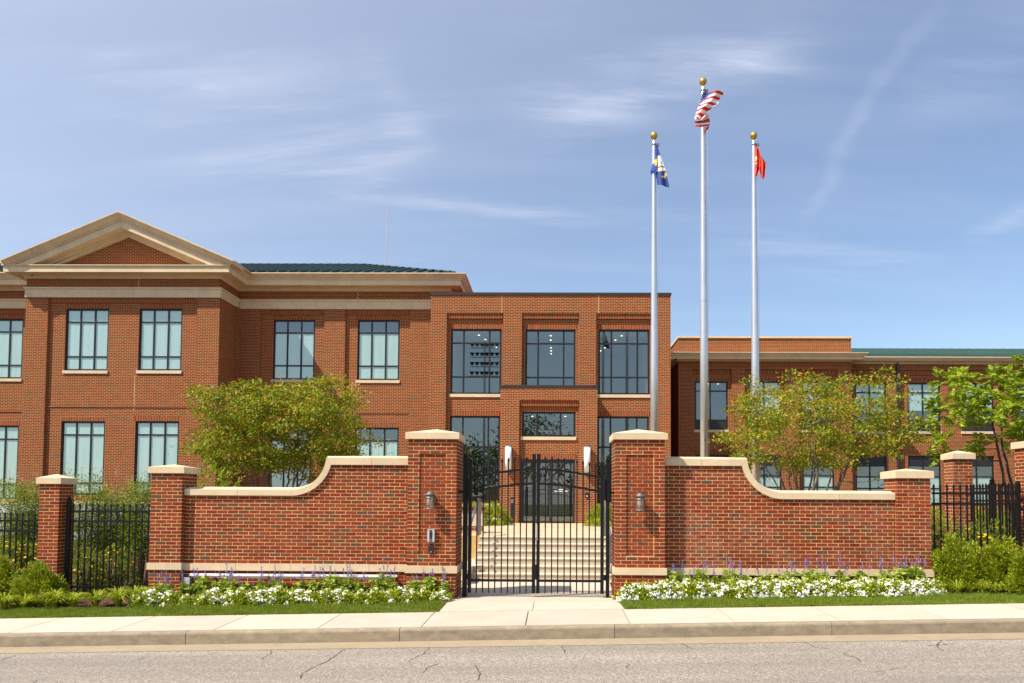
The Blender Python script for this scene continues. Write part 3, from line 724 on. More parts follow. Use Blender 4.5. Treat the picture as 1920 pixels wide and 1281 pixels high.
def picket_mesh(h, w=.0115):
    k = round(h, 3)
    if k in _pk: return _pk[k]
    m = MB().box(-w, w, -w, w, 0, h-.115)
    z = h-.115
    def fr(a, d, b, e): # four sided frustum
        v = [(-a,-a*d,z),(a,-a*d,z),(a,a*d,z),(-a,a*d,z)]; m.add(v, [])
    lv = [(w,w,z),(w*1.5,w*1.3,z+.008),(w*1.0,w*1.0,z+.018),(w*1.15,w*.9,z+.03),(w*1.9,w*1.0,z+.058),(w*1.1,w*.7,z+.09),(.001,.001,z+.115)]
    v = [q for (a, d, zz_) in lv for q in ((-a,-d,zz_),(a,-d,zz_),(a,d,zz_),(-a,d,zz_))]
    f = [(i*4+j, i*4+(j+1)%4, i*4+4+(j+1)%4, i*4+4+j) for i in range(len(lv)-1) for j in range(4)]
    m.v = [q for q in m.v[:8]]; m.f = m.f[:6]; m.mi = m.mi[:6]
    m.add(v, f); _pk[k] = m.mesh('picket', 'gate_black'); return _pk[k]
pks = [[894,905.6,917,928.4,940.5,952.2,963.9,975.6,987], [1022.5,1034.5,1046,1058,1069.7,1081.4,1093,1104.8,1116.3]]
def archy(px, edge, peak): # rail height in photo pixels along the arch
    q = abs(px-1005)/121.0; return peak+(edge-peak)*q**1.75
for k, (pa, pb, lab) in enumerate(((878, 1004, 'left leaf of the black arched steel gate'), (1006, 1132, 'right leaf of the black arched steel gate'))):
    a, b = gx(pa), gx(pb); zb_ = gz(1005, 1112.5)
    t = thing('gate', lab, 'gate', ((a+b)/2, YT, zb_), 'leaves of the arched gate')
    so_, si = (pa, pa+6.2) if k == 0 else (pb-6.2, pb); sa, sb = (pb-6.2, pb) if k == 0 else (pa, pa+6.2)
    for (p, q, top) in ((so_, si, 866.5), (sa, sb, 851.5)): MB().box(gx(p), gx(q), YT-.032, YT+.032, zb_, gz(p, top)).build('stile', 'gate_black', t)
    i0, i1 = (si, sa) if k == 0 else (sb, so_)
    if k == 1: i0, i1 = pa+6.2, pb-6.2
    for edge, peak in ((896, 880), (922.5, 907)):
        m = MB(); n = 14
        for i in range(n):
            p, q = i0+(i1-i0)*i/n, i0+(i1-i0)*(i+1)/n; v = []
            for pp in (p, q):
                x = gx(pp); z = gz(pp, archy(pp, edge, peak))
                v += [(x,YT-.019,z-.021),(x,YT+.019,z-.021),(x,YT+.019,z+.021),(x,YT-.019,z+.021)]
            m.add(v, [(0,4,5,1),(1,5,6,2),(2,6,7,3),(3,7,4,0)] + ([(0,1,2,3)] if i == 0 else []) + ([(7,6,5,4)] if i == n-1 else []))
        m.build('arched_rail', 'gate_black', t)
    zr = gz(1005, 1089); MB().box(gx(i0), gx(i1), YT-.019, YT+.019, zr-.022, zr+.022).build('bottom_rail', 'gate_black', t)
    for p in pks[k]:
        zt = gz(p, archy(p, 896, 880)-26); inst(picket_mesh(zt-zb_), 'picket', t, (gx(p), YT, zb_))
    hx = (872.5, 878.5) if k == 0 else (1130.5, 1137)
    for ya, yb_ in ((899, 938), (1077, 1087)): MB().lathe([(.03, 0), (.03, gz(1000,ya)-gz(1000,yb_))], ((gx(hx[0])+gx(hx[1]))/2, YT-.02, gz(1000,yb_)), 12).build('hinge', 'gate_black', t)
    if k == 0: MB().box(gx(997.5), gx(1006.5), YT-.05, YT+.05, gz(1000,1086), gz(1000,1059)).build('lock_box', 'gate_black', t)
    else: MB().tube([(gx(1007.5), YT-.045, gz(1000,1013)), (gx(1007.5), YT-.045, gz(1000,983))], .011, 8).build('drop_bolt', 'steel', t); 
for px, lab in ((862, 'left'), (1148.5, 'right')):
    m = MB(); z_ = gz(1000, 923); s_ = 1 if px < 1000 else -1
    m.box(min(gx(px-5*s_), gx(px+8*s_)), max(gx(px-5*s_), gx(px+8*s_)), YT-.01, YT+.03, z_-.02, z_+.02); tag(m.build('pier_bracket', 'gate_black'), 'black bracket tying the gate post to the %s gate pier' % lab, 'bracket')

# ------------------------------------------------------------------ fences
def fence(label, A, B, ztop, zr1, zr2, zr3, zbot, n, posts=(), off=.5):
    """pickets between plan points A and B"""
    A, B = Vector((*A, 0)), Vector((*B, 0)); d = (B-A); L = d.length; d.normalize(); nrm = Vector((-d.y, d.x, 0))
    t = thing('fence', label, 'fence', ((A.x+B.x)/2, (A.y+B.y)/2, zbot), 'black picket fence lengths')
    for z in (zr1, zr2, zr3):
        m = MB(); v = []
        for p in (A, B):
            for s_, zz_ in ((-1,-1),(1,-1),(1,1),(-1,1)): q = p+nrm*.017*s_; v.append((q.x, q.y, z+zz_*.02))
        m.add(v, [(0,4,5,1),(1,5,6,2),(2,6,7,3),(3,7,4,0),(0,1,2,3),(7,6,5,4)]); m.build('rail', 'gate_black', t)
    me = picket_mesh(ztop-zbot)
    for i in range(n): p = A+d*L*(i+off)/n; inst(me, 'picket', t, (p.x, p.y, zbot))
    for q, zt in posts:
        p = A+d*L*q; MB().box(p.x-.035, p.x+.035, p.y-.035, p.y+.035, zbot-.1, zt).sphere((p.x, p.y, zt+.03), .03, 10, 6).build('post', 'gate_black', t)
    return t
YF = 15.62
def fz(px, py): return P(px, py, YF).z
fence('black picket fence between the far left slim pier and the wall end pier', (P(128,1000,YF).x, YF), (P(281,1000,YF).x, YF), fz(200,943), fz(200,959), fz(200,977.5), fz(200,1101), fz(200,1110), 13, ((0.0, fz(127,938)),), off=.72)
fence('black picket fence left of the far left slim pier', (P(-40,1000,YF).x, YF), (P(71,1000,YF).x, YF), fz(30,959.5), fz(30,976.5), fz(30,995), fz(30,1110), fz(30,1116), 10, off=.35)
YH = 15.25
def hz(px, py): return P(px, py, YH).z
fence('black picket fence right of the wall end pier, behind the yews', (P(1747.5,950,YH).x, YH), (P(1909,950,YH).x, YH), hz(1830,907.5), hz(1830,925.5), hz(1830,945), hz(1830,1074), hz(1830,1083), 13, ((1.0, hz(1909,907)),), off=.3)
XR = P(1909, 950, YH).x
xq = P(1811, 950, 17.5).x
fence('black picket fence running back from the right fence towards the slim pier', (XR+.12, YH+.1), (xq, 17.45), hz(1830,903), hz(1830,921), hz(1830,939), hz(1830,1074), hz(1830,1080), 17, ((1.0, P(1811,900,17.5).z), (.5, hz(1830,896))))

# ------------------------------------------------------------------ steps, plaza, entrance furniture
YS0, TR, RI, NS = 18.1, .36, .15, 6
SX0, SX1 = -1.86, 3.4
st = thing('staircase', 'six pale concrete steps climbing to the entrance behind the gate', 'stairs', ((SX0+SX1)/2, YS0, 0))
for i in range(NS):
    y0 = YS0+TR*i; z1 = RI*(i+1)
    prof = [(y0+.02, z1-RI-.02), (y0+.006, z1-.035), (y0-.012, z1-.028), (y0-.016, z1-.008), (y0, z1), (y0+TR+.03, z1+.002), (y0+TR+.03, z1-RI-.02)]
    n = len(prof); v = [(SX0, y, z) for y, z in prof] + [(SX1, y, z) for y, z in prof]
    MB().add(v, [(i_, i_+n, (i_+1)%n+n, (i_+1)%n) for i_ in range(n)] + [tuple(range(n)), tuple(range(2*n-1,n-1,-1))]).build('step', 'step_concrete', st)
ZP = RI*NS; YP0 = YS0+TR*(NS-1)+.36
pl = struct(MB().box(-6.5, 9.0, YP0+.3, 33.4, .2, ZP-.012).box(SX0+.01, SX1, YP0, YP0+.31, .2, ZP-.012).build('plaza', 'mortar'))
for j in range(7):
    for i in range(8):
        a = SX0 + i*1.5 - 3.0; y = YP0+.02 + j*1.75
        if j == 0 and (a < SX0-.1 or a > SX1-.3): continue
        MB().box(a+.003, a+1.497, y+.003, min(y+1.747, 30.9), ZP-.05, ZP).build('paver', 'step_concrete' if j == 0 and False else 'plaza', pl)
# landing edge and left retaining wall with brick cap
rw = thing('retaining_wall', 'low tan retaining wall with brick capping left of the steps', 'wall', (-3.4, 21.5, 0))
xw = P(906, 960, 22.0).x
zc = P(890, 951, 22.0).z
MB().box(-6.4, xw, 21.9, 22.3, -.1, zc-.09).build('wall_face', 'step_concrete', rw)
for k in range(44):
    x1 = xw+.02-k*.1; MB().box(x1-.092, x1, 21.86, 22.34, zc-.09, zc).build('cap_brick', 'brick', rw) if k < 40 else None
MB().box(-6.4, xw, 21.885, 21.9, zc-.62, zc-.52).build('brick_band', 'brick_wall_far', rw)
m = MB(); m.box(-6.4, SX0-.005, 17.0, 17.25, -.3, .12); m.box(SX0-.30, SX0-.005, 17.25, 21.85, -.3, .3)
tag(m.build('stair_kerb', 'step_concrete'), 'low concrete kerb along the left side of the steps', 'kerb')
hr = thing('handrail', 'brown metal handrail at the left of the steps behind the gate', 'handrail', (SX0+.3, 19.5, .3))
tp = P(897, 934, YP0+.1); bt = (tp.x-.02, YS0+.3, .15)
MB().tube([(tp.x, YP0+.6, ZP+.92), (tp.x, YP0+.1, ZP+.92), (bt[0], YS0+.1, .15+.9), (bt[0], YS0-.2, 1.02)], .024, 8).build('rail', 'bronze', hr)
for (y, z0, z1) in ((YP0+.1, ZP, ZP+.92), (YP0+.55, ZP, ZP+.92), (YS0+.2, .14, 1.06)): MB().box(tp.x-.03, tp.x+.03, y-.03, y+.03, z0, z1).build('rail_post', 'bronze', hr)
hr2 = thing('handrail', 'brown metal handrail at the right of the steps behind the gate', 'handrail', (P(1134,950,20).x, 19.5, .3))
xr_ = P(1134, 950, YP0).x
MB().tube([(xr_, YP0+.6, ZP+.92), (xr_, YP0+.1, ZP+.92), (xr_, YS0+.1, 1.05), (xr_, YS0-.2, 1.02)], .024, 8).build('rail', 'bronze', hr2)
for (y, z0, z1) in ((YP0+.1, ZP, ZP+.92), (YP0+.55, ZP, ZP+.92), (YS0+.2, .14, 1.06)): MB().box(xr_-.03, xr_+.03, y-.03, y+.03, z0, z1).build('rail_post', 'bronze', hr2)

# ------------------------------------------------------------------ flagpoles
YFP = 21.6
def flagpole(label, pxb, pyb, pxt, pyball, rball_px, wb, wt, joint):
    xb = P(pxb, 860, YFP).x; top = P(pxt, pyball, YFP); s_ = F_PX/YFP; rb = rball_px/s_
    t = thing('flagpole', label, 'flagpole', (xb, YFP, ZP), 'flagpoles behind the right wall')
    zb_ = ZP-.3; zt = top.z-rb*1.15; r0, r1 = wb/s_/2, wt/s_/2; xt = (top.x+xb)/2
    xt = xb
    zj = P(pxb, joint, YFP).z
    MB().lathe([(r0, zb_), (r0, zb_+(zt-zb_)*.45), (r1*1.05, zt-.3), (r1*.8, zt-.03), (.02, zt)], (xt, YFP, 0), 20).build('shaft', 'aluminium', t, True)
    MB().lathe([(r0*.93+.004, -.006), (r0*.93+.004, .006)], (xt, YFP, zj), 20).build('joint_ring', 'steel', t)
    MB().lathe([(.02, zt-.02), (.014, top.z-rb*.9)], (xt, YFP, 0), 10).build('spindle', 'gold', t)
    MB().sphere((xt, YFP, top.z), rb, 20, 14).build('ball', 'gold', t, True)
    MB().lathe([(r1+.008, -.02), (r1+.008, .02)], (xt, YFP, zt-.14), 14).box(xt+.02, xt+.14, YFP-.03, YFP+.03, zt-.18, zt-.11).build('truck', 'bronze', t)
    MB().tube([(xt+r1+.05, YFP-.02, zt-.15), (xt+r0+.02, YFP-.03, ZP+1.2)], .004, 4).build('halyard', 'flag_grey', t)
    MB().lathe([(r0+.1, 0), (r0+.1, .03), (r0+.02, .1)], (xt, YFP, ZP), 16).build('base_collar', 'aluminium', t)
    return xt, zt
fx1, _ = flagpole('silver flagpole with gold ball left of the two others', 1226.5, 800, 1231, 254.5, 7, 13.5, 7, 667)
fx2, _ = flagpole('tallest silver flagpole with gold ball, in the middle of three', 1320.5, 850, 1324, 153, 7.2, 14.5, 8, 565)
fx3, _ = flagpole('silver flagpole with gold ball right of the two others', 1417, 900, 1418.5, 254.5, 7, 14, 7, 665)

def zoomed(sc, ox, oy, Y, shx=0.0):
    def f(x, y, d=0.0):
        p = P(ox+x/sc, oy+y/sc, Y); return Vector((p.x+shx, Y+d, p.z))
    return f
def interp(pts, t):
    k = len(pts)-1; u = t*k; i = min(int(u), k-1); q = u-i
    return (pts[i][0]*(1-q)+pts[i+1][0]*q, pts[i][1]*(1-q)+pts[i+1][1]*q)
def sheet(Z, left, right, nr, nc, depth, mat_of, mats, m=None):
    """cloth between two edge polylines; mat_of(u, v, x, y) gives the material index"""
    m = m or MB(); b = len(m.v)
    for j in range(nr+1):
        l, r = interp(left, j/nr), interp(right, j/nr)
        for i in range(nc+1):
            u = i/nc; x, y = l[0]*(1-u)+r[0]*u, l[1]*(1-u)+r[1]*u
            m.v.append(tuple(Z(x, y, depth(u, j/nr))))
    for j in range(nr):
        l, r = interp(left, (j+.5)/nr), interp(right, (j+.5)/nr)
        for i in range(nc):
            u = (i+.5)/nc; k = b+j*(nc+1)+i
            m.f.append((k, k+nc+1, k+nc+2, k+1)); m.mi.append(mat_of(u, (j+.5)/nr, l[0]*(1-u)+r[0]*u, l[1]*(1-u)+r[1]*u))
    return m
# stars and stripes
sh2 = fx2 - P(1322, 200, YFP).x
Zu = zoomed(11.65, 1290, 150, YFP-.34, sh2)
t = thing('flag', 'red and white striped flag with starred blue canton on the tallest pole', 'flag', (fx2, YFP-.1, Zu(220, 985).z), 'flags on the flagpoles')
Lf = [(365,255),(352,318),(336,382),(318,448),(298,518),(272,575),(250,632),(232,684),(214,735),(198,782),(186,828),(178,862),(180,895)]
Rt = [(806,300),(802,345),(750,385),(722,448),(686,530),(636,578),(570,628),(520,684),(470,740),(412,806),(372,868),(346,890),(300,905)]
def wave(u, v): return .07*math.sin(u*7+v*4.0) - .10*u + .03*math.sin(v*11)
def stripes(u, v, x, y):
    yy = y
    # canton lies left of the line from (555,295) down to (298,530)
    if v*12 < 4.3 and (x-555)*(530-295)-(298-555)*(yy-295) < 0 and yy < 540: return 2
    return int(v*12) % 2
main = sheet(Zu, Lf, Rt, 36, 26, wave, stripes, None)
main.build('cloth', ['flag_red', 'flag_white', 'flag_blue'], t, True)
Lb = [(450,740),(400,795),(335,865),(225,885),(176,905),(186,950),(222,992)]
Rb_ = [(488,735),(500,775),(510,830),(518,875),(526,925),(528,965),(500,1005)]
sheet(Zu, Lb, Rb_, 18, 14, lambda u, v: .05+.04*math.sin(u*5), lambda u, v, x, y: [1,1,0,0,1,0][min(5, int(v*6))], None).build('fold', ['flag_red', 'flag_white'], t, True)
sheet(Zu, [(392,1000),(398,1050),(408,1090),(425,1140)], [(520,985),(500,1040),(440,1085),(440,1165)], 10, 8, lambda u, v: .10+.03*math.sin(u*6), lambda u, v, x, y: 1 if u < .6-v*.6 else 0, None).build('fold', ['flag_red', 'flag_white'], t, True)
for sx, sy in [(385,315),(420,322),(457,330),(495,335),(370,352),(405,365),(443,372),(350,382),(388,405),(430,408),(330,425),(370,430),(312,462),(350,467),(296,498)]:
    l = min(range(37), key=lambda j: abs(interp(Lf, j/36)[1]*.8+interp(Rt, j/36)[1]*.2-sy)); 
    m = MB(); v_ = l/36; a, b = interp(Lf, v_), interp(Rt, v_); u_ = max(0, min(1, (sx-a[0])/(b[0]-a[0]))); d = wave(u_, v_)-.012
    pts = []
    for k in range(10):
        an = math.pi/2+k*math.pi/5; rr = 11 if k % 2 == 0 else 6
        p = Zu(sx+rr*math.cos(an), sy-rr*math.sin(an), d); pts.append(p)
    c = Zu(sx, sy, d); m.add([c]+pts, [(0, 1+(k+1)%10, 1+k) for k in range(10)]); m.build('star', 'flag_white', t)
# blue service flag
sh1 = fx1 - P(1230, 290, YFP).x
Zn = zoomed(10.67, 1210, 240, YFP-.10, sh1)
t = thing('flag', 'dark blue flag with white oval seal and gold scrolls on the left pole', 'flag', (fx1+.1, YFP-.1, Zn(520, 1190).z), 'flags on the flagpoles')
def inside(poly, x, y):
    c = False; n = len(poly)
    for i in range(n):
        (x1, y1), (x2, y2) = poly[i], poly[i-1]
        if (y1 > y) != (y2 > y) and x < (x2-x1)*(y-y1)/(y2-y1)+x1: c = not c
    return c
seal = [(262,575),(335,563),(382,680),(412,780),(442,862),(350,880),(250,865)]; hull = [(258,805),(330,768),(412,775),(418,800),(340,812)]; mast = [(316,748),(372,680),(384,690),(330,755)]
scr = [(350,985),(372,968),(405,982),(430,905),(462,893),(476,940),(430,1012),(375,1010)]
rim1 = [(258,862),(350,866),(444,850),(448,866),(350,884),(255,876)]; rim2 = [(262,585),(270,570),(335,562),(338,572),(280,580)]
fig = [(295,690),(330,672),(348,690),(330,700),(318,735),(300,720)]; fig2 = [(308,640),(330,636),(332,650),(312,652)]
def navy(u, v, x, y):
    if inside(rim1, x, y) or inside(rim2, x, y): return 2
    if inside(hull, x, y) or inside(mast, x, y): return 3
    if inside(fig, x, y) or inside(fig2, x, y): return 4
    if inside(seal, x, y): return 1
    if inside(scr, x, y): return 2
    return 0
sheet(Zn, [(262,345),(268,460),(268,580),(258,720),(255,860),(262,1000),(280,1145)], [(270,345),(302,450),(335,560),(385,690),(440,860),(478,1000),(522,1198)], 80, 40, lambda u, v: .05*math.sin(u*6+v*3)*v-.06*u, navy, None).build('cloth', ['navy_blue','flag_white','flag_gold','flag_brown','flag_grey'], t, True)
scl = [(185,700),(205,660),(250,625),(264,640),(264,770),(235,750),(218,730),(245,722),(235,700)]
sheet(Zn, [(256,345),(230,500),(205,640),(165,780),(150,850),(160,895),(235,975)], [(264,345),(268,460),(266,580),(262,720),(256,850),(252,920),(250,985)], 60, 20, lambda u, v: .09-.12*u+.02*math.sin(v*9), lambda u, v, x, y: 1 if inside(scl, x, y) else 0, None).build('fold', ['navy_blue','flag_gold'], t, True)
# scarlet service flag
sh3 = fx3 - P(1417.5, 290, YFP).x
Zm = zoomed(11.64, 1400, 240, YFP-.05, sh3)
t = thing('flag', 'scarlet flag with gold and grey emblem hanging from the right pole', 'flag', (fx3+.1, YFP-.05, Zm(385, 1130).z), 'flags on the flagpoles')
gold = [(214,640),(240,628),(262,640),(258,665),(240,690),(245,728),(222,738)]; wht = [(238,672),(262,664),(280,722),(250,712)]; gry = [(224,790),(250,770),(280,790),(304,830),(262,800),(230,806)]; drk = [(230,812),(262,800),(304,835),(330,920),(290,950),(250,900)]
def mar(u, v, x, y):
    if inside(wht, x, y): return 3
    if inside(gold, x, y): return 1
    if inside(gry, x, y): return 2
    if inside(drk, x, y): return 4
    return 0
sheet(Zm, [(258,405),(220,500),(206,640),(204,800),(206,930),(215,1045)], [(266,405),(290,500),(312,640),(330,800),(322,940),(272,1048)], 70, 26, lambda u, v: .05*math.sin(u*9+v*2)-.04*u, mar, None).build('cloth', ['marine_red','flag_gold','flag_grey','flag_white','marine_dark'], t, True)
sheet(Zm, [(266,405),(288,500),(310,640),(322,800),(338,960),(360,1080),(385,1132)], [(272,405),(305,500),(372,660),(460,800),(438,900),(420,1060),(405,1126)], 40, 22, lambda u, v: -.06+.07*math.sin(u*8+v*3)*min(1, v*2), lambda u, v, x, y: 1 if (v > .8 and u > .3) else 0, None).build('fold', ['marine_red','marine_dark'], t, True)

# ------------------------------------------------------------------ buildings
def wall_holes(m, x0, x1, z0, z1, y, holes, dep=.2, mi=0):
    """a wall facing -Y at depth y with rectangular openings and their reveals"""
    xs = sorted({x0, x1, *[max(x0, min(x1, h[0])) for h in holes], *[max(x0, min(x1, h[1])) for h in holes]}); zs_ = sorted({z0, z1, *[h[2] for h in holes if z0 < h[2] < z1], *[h[3] for h in holes if z0 < h[3] < z1]})
    for a, b in zip(xs[:-1], xs[1:]):
        for c, d in zip(zs_[:-1], zs_[1:]):
            mx_, mz = (a+b)/2, (c+d)/2
            if any(h[0] < mx_ < h[1] and h[2] < mz < h[3] for h in holes): continue
            m.quad((a,y,c),(b,y,c),(b,y,d),(a,y,d), mi)
    for a, b, c, d in holes:
        e = y+dep
        m.quad((a,y,c),(a,y,d),(a,e,d),(a,e,c), mi); m.quad((b,y,c),(b,e,c),(b,e,d),(b,y,d), mi)
        m.quad((a,y,d),(b,y,d),(b,e,d),(a,e,d), mi); m.quad((a,y,c),(a,e,c),(b,e,c),(b,y,c), mi)
def lerp(a, b, t): return a+(b-a)*t
def window(parent, r, y, cols, rows, blinds=((0, 1),), depth=.8, sill=True, panel=None, lights=None, room='interior', fw_=.075, set_=.06, skip=()):
    """r = x0,x1,z0,z1; cols / rows are fractions where bars stand; blinds are z fractions covered by shades"""
    x0, x1, z0, z1 = r; ya, yb_ = y+set_, y+set_+.06
    f = MB().box(x0, x0+fw_, ya, yb_, z0, z1).box(x1-fw_, x1, ya, yb_, z0, z1).box(x0+fw_, x1-fw_, ya+.002, yb_-.002, z1-fw_, z1).box(x0+fw_, x1-fw_, ya+.002, yb_-.002, z0, z0+fw_)
    zz_ = [z0] + [lerp(z0, z1, q) for q in rows] + [z1]; xx = [x0] + [lerp(x0, x1, q) for q in cols] + [x1]
    for q in xx[1:-1]: f.box(q-.036, q+.036, ya+.004, yb_-.004, z0+fw_, z1-fw_)
    for q in zz_[1:-1]: f.box(x0+fw_, x1-fw_, ya+.008, yb_-.008, q-.034, q+.034)
    w = f.build('window', 'frame_black', parent)
    for i in range(len(xx)-1):
        for j in range(len(zz_)-1):
            a = xx[i]+(.075 if i == 0 else .036); b = xx[i+1]-(.075 if i == len(xx)-2 else .036); c = zz_[j]+(.075 if j == 0 else .034); d = zz_[j+1]-(.075 if j == len(zz_)-2 else .034)
            if panel is not None and j in panel:
                if i == 0: MB().box(x0+fw_, x1-fw_, ya+.02, ya+.05, c, d).build('panel', 'panel_black', w)
                continue
            MB().quad((a, ya+.022, c), (b, ya+.022, c), (b, ya+.022, d), (a, ya+.022, d)).build('pane', 'glass', w)
    for a, b in blinds:
        c, d = lerp(z0, z1, a)+.02, lerp(z0, z1, b)-.02; n = 3 if len(cols) > 1 else 2
        for i in range(n):
            p, q = lerp(x0, x1, i/n)+.002, lerp(x0, x1, (i+1)/n)-.002
            m = MB(); k = 6; v = []
            for e in range(k+1): xx_ = lerp(p, q, e/k); yy = ya+.042+.003*math.sin(e*2.1+i+x0); v += [(xx_, yy, c), (xx_, yy, d)]
            m.add(v, [(2*e, 2*e+2, 2*e+3, 2*e+1) for e in range(k)]); m.build('blind', 'blind', w)
    e = y+depth; yi = yb_+.002
    n = MB(); n.quad((x0,yi,z0),(x0,e,z0),(x0,e,z1),(x0,yi,z1)); n.quad((x1,yi,z0),(x1,yi,z1),(x1,e,z1),(x1,e,z0)); n.quad((x0,yi,z1),(x0,e,z1),(x1,e,z1),(x1,yi,z1)); n.quad((x0,yi,z0),(x1,yi,z0),(x1,e,z0),(x0,e,z0)); n.quad((x0,e,z0),(x1,e,z0),(x1,e,z1),(x0,e,z1))
    n.build('room', room, w)
    if lights:
        for (fx, fy) in lights:
            MB().lathe([(.001,0),(.036,0),(.036,.02),(.001,.02)], (lerp(x0,x1,fx), y+fy, z1-.03), 12).build('ceiling_light', 'downlight', w)
    if sill:
        MB().box(x0-.05, x1+.03, y-.05, y+set_+.05, z0-.13, z0-.002).build('sill', 'limestone_far', w)
    return w
def lintel(parent, r, y, h=.19, ext=.03): MB().box(r[0]-ext, r[1]+ext, y-.006, y+.10, r[3]+.004, r[3]+h).build('lintel', 'brick_soldier_far', parent)
GZ = -.8
# ---- left wing: pedimented block with a recessed range either side
YLp, YL, YRp, YRc = 33.0, 33.11, 35.0, 35.11
xL0, xL1 = P(44, 700, YLp).x, P(409, 700, YLp).x
xC = P(871.5, 513, 34.2).x - .8
b1 = thing('brick_building', 'two storey brick wing with tan pediment and green roof on the left', 'building', ((xL0+xL1)/2, 36, GZ), 'linked brick office wings')
def zl(py): return P(230, py, YLp).z
def zr_(py): return P(630, py, YRp).z
zbed_ = zl(523); zst0, zst1 = zl(558), zl(539.5); zfas0, zfas1 = P(230,510,32.4).z, P(230,497,32.4).z
up1 = [rect(122, 579, 203, 695, YL), rect(260, 579, 341, 695, YL)]
lo1 = [rect(113, 790, 195, 928, YL), rect(252, 790, 334, 928, YL)]
m = MB(); wall_holes(m, xL0, xL1, GZ, zst0+.02, YL, up1+lo1); m.build('wall', 'brick_wall_far', b1)
pw = P(88,600,YLp).x-P(46,600,YLp).x
for x in (xL0, xL1-pw): MB().box(x+(.0 if x == xL0 else 0), x+pw, YLp, YL+.02, GZ, zst0+.01).build('pilaster', 'brick_wall_far', b1)
m = MB(); m.box(xL0+.02, xL1-.02, YLp+.0, YL+.3, zst1-.02, zbed_+.1); m.build('frieze_wall', 'brick_wall_far', b1)
m = MB(); m.quad((xL1-.001,YLp+.01,GZ),(xL1-.001,YRc+.1,GZ),(xL1-.001,YRc+.1,zbed_+.1),(xL1-.001,YLp+.01,zbed_+.1)); m.quad((xL0+.001,YRc+.1,GZ),(xL0+.001,YLp+.01,GZ),(xL0+.001,YLp+.01,zbed_+.1),(xL0+.001,YRc+.1,zbed_+.1)); m.build('side_wall', 'brick_wall_far', b1)
# pilaster of the return wall, next to the recess
MB().box(xL1+.002, xL1+.10, YRp-.42, YRc+.05, GZ, zst0).build('pilaster', 'brick_wall_far', b1)
def stones(parent, x0, x1, y, z0, z1, n, mat='limestone_far', th=.2, name='frieze_stone'):
    for i in range(n): MB().box(lerp(x0,x1,i/n)+.004, lerp(x0,x1,(i+1)/n)-.004, y, y+th, z0, z1).build(name, mat, parent)
zs0, zs1 = zst0, zst1-.09
stones(b1, xL0-.04, xL1+.04, YLp-.04, zs0, zs1, 9)
MB().box(xL1-.16, xL1+.045, YLp+.165, YRp-.05, zs0+.002, zs1-.002).build('frieze_stone', 'limestone_far', b1)
MB().box(xL0-.045, xL0+.15, YLp+.165, YRp-.05, zs0+.002, zs1-.002).build('frieze_stone', 'limestone_far', b1)
stones(b1, xL1+.048, xC+.04, YRp-.04, zs0, zs1, 11)
stones(b1, xL0-.05-9*.92, xL0-.05, YRp-.04, zs0, zs1, 9)
path = [(-28, YRp), (xL0, YRp), (xL0, YLp), (xL1, YLp), (xL1, YRp), (xC, YRp), (xC, 47)]
MB().sweep([(-.1, zs1+.001), (.045, zs1+.001), (.085, zs1+.03), (.085, zst1), (-.1, zst1+.01)], path).build('frieze_cap', 'limestone_far', b1)
MB().sweep([(-.3, zbed_), (.03, zbed_), (.06, zbed_+.05), (.16, zbed_+.13), (.22, zbed_+.20), (.24, zfas0-.01), (.60, zfas0), (.60, zfas1-.07), (.635, zfas1-.06), (.635, zfas1-.035), (.66, zfas1-.03), (.66, zfas1), (-.3, zfas1+.002)], path).build('cornice', 'limestone_far', b1)
CR_ = [(-.2, zfas1+.003), (.66, zfas1+.003), (.70, zfas1+.03), (.76, zfas1+.10), (.84, zfas1+.16), (.84, zfas1+.20), (-.2, zfas1+.22)]
MB().sweep(CR_, [(-28, YRp), (xL0, YRp), (xL0, YLp-.55)]).build('crown_moulding', 'limestone_far', b1)
MB().sweep(CR_, [(xL1, YLp-.55), (xL1, YRp), (xC, YRp), (xC, 47)]).build('crown_moulding', 'limestone_far', b1)
for (xa_, xb_, yy, n_) in ((xL0-.3, xL1+.3, YLp-.602, 6), (xL1+1.2, xC-.2, YRp-.602, 7)):
    for i in range(n_): x = lerp(xa_, xb_, (i+.5)/n_); MB().box(x-.004, x+.004, yy, yy+.01, zfas0+.004, zfas1-.075).build('stone_joint', 'mortar', b1)
# recess walls
zR0 = zs0
up2 = [rect(512, 600, 590, 712, YRc), rect(670, 600, 749, 713, YRc)]
lo2 = [rect(505, 801, 583, 940, YRc), rect(665, 802, 747, 940, YRc)]
xrw = P(812, 700, YRp).x
m = MB(); wall_holes(m, xL1, xrw+.5, GZ, zR0+.02, YRc, up2+lo2); m.quad((xrw+.4,YRc,zR0-1),(xC,YRc,zR0-1),(xC,YRc,zbed_+.1),(xrw+.4,YRc,zbed_+.1)); m.quad((xC,YRc,GZ),(xC,47,GZ),(xC,47,zbed_+.1),(xC,YRc,zbed_+.1)); m.build('wall', 'brick_wall_far', b1)
MB().box(xL1, xC-.01, YRp, YRc+.3, zst1-.02, zbed_+.1).build('frieze_wall', 'brick_wall_far', b1)
for p, q in ((451,487),(610,646),(771,812)): a, b, _, _ = rect(p, 590, q, 800, YRp); MB().box(max(a-.08, xL1+.103), b, YRp, YRc+.02, GZ, zR0+.01).build('pilaster', 'brick_wall_far', b1)
up3 = [rect(-36, 598, 42, 710, YRc)]; lo3 = [rect(-46, 798, 33, 936, YRc)]
m = MB(); wall_holes(m, -28, xL0, GZ, zR0+.02, YRc, up3+lo3); m.build('wall', 'brick_wall_far', b1)
MB().box(-28, xL0-.05, YRp, YRc+.3, zst1-.02, zbed_+.1).build('frieze_wall', 'brick_wall_far', b1)
third = (1/3, 2/3)
for r in up1: window(b1, r, YL, third, (.225, .785)); lintel(b1, r, YL)
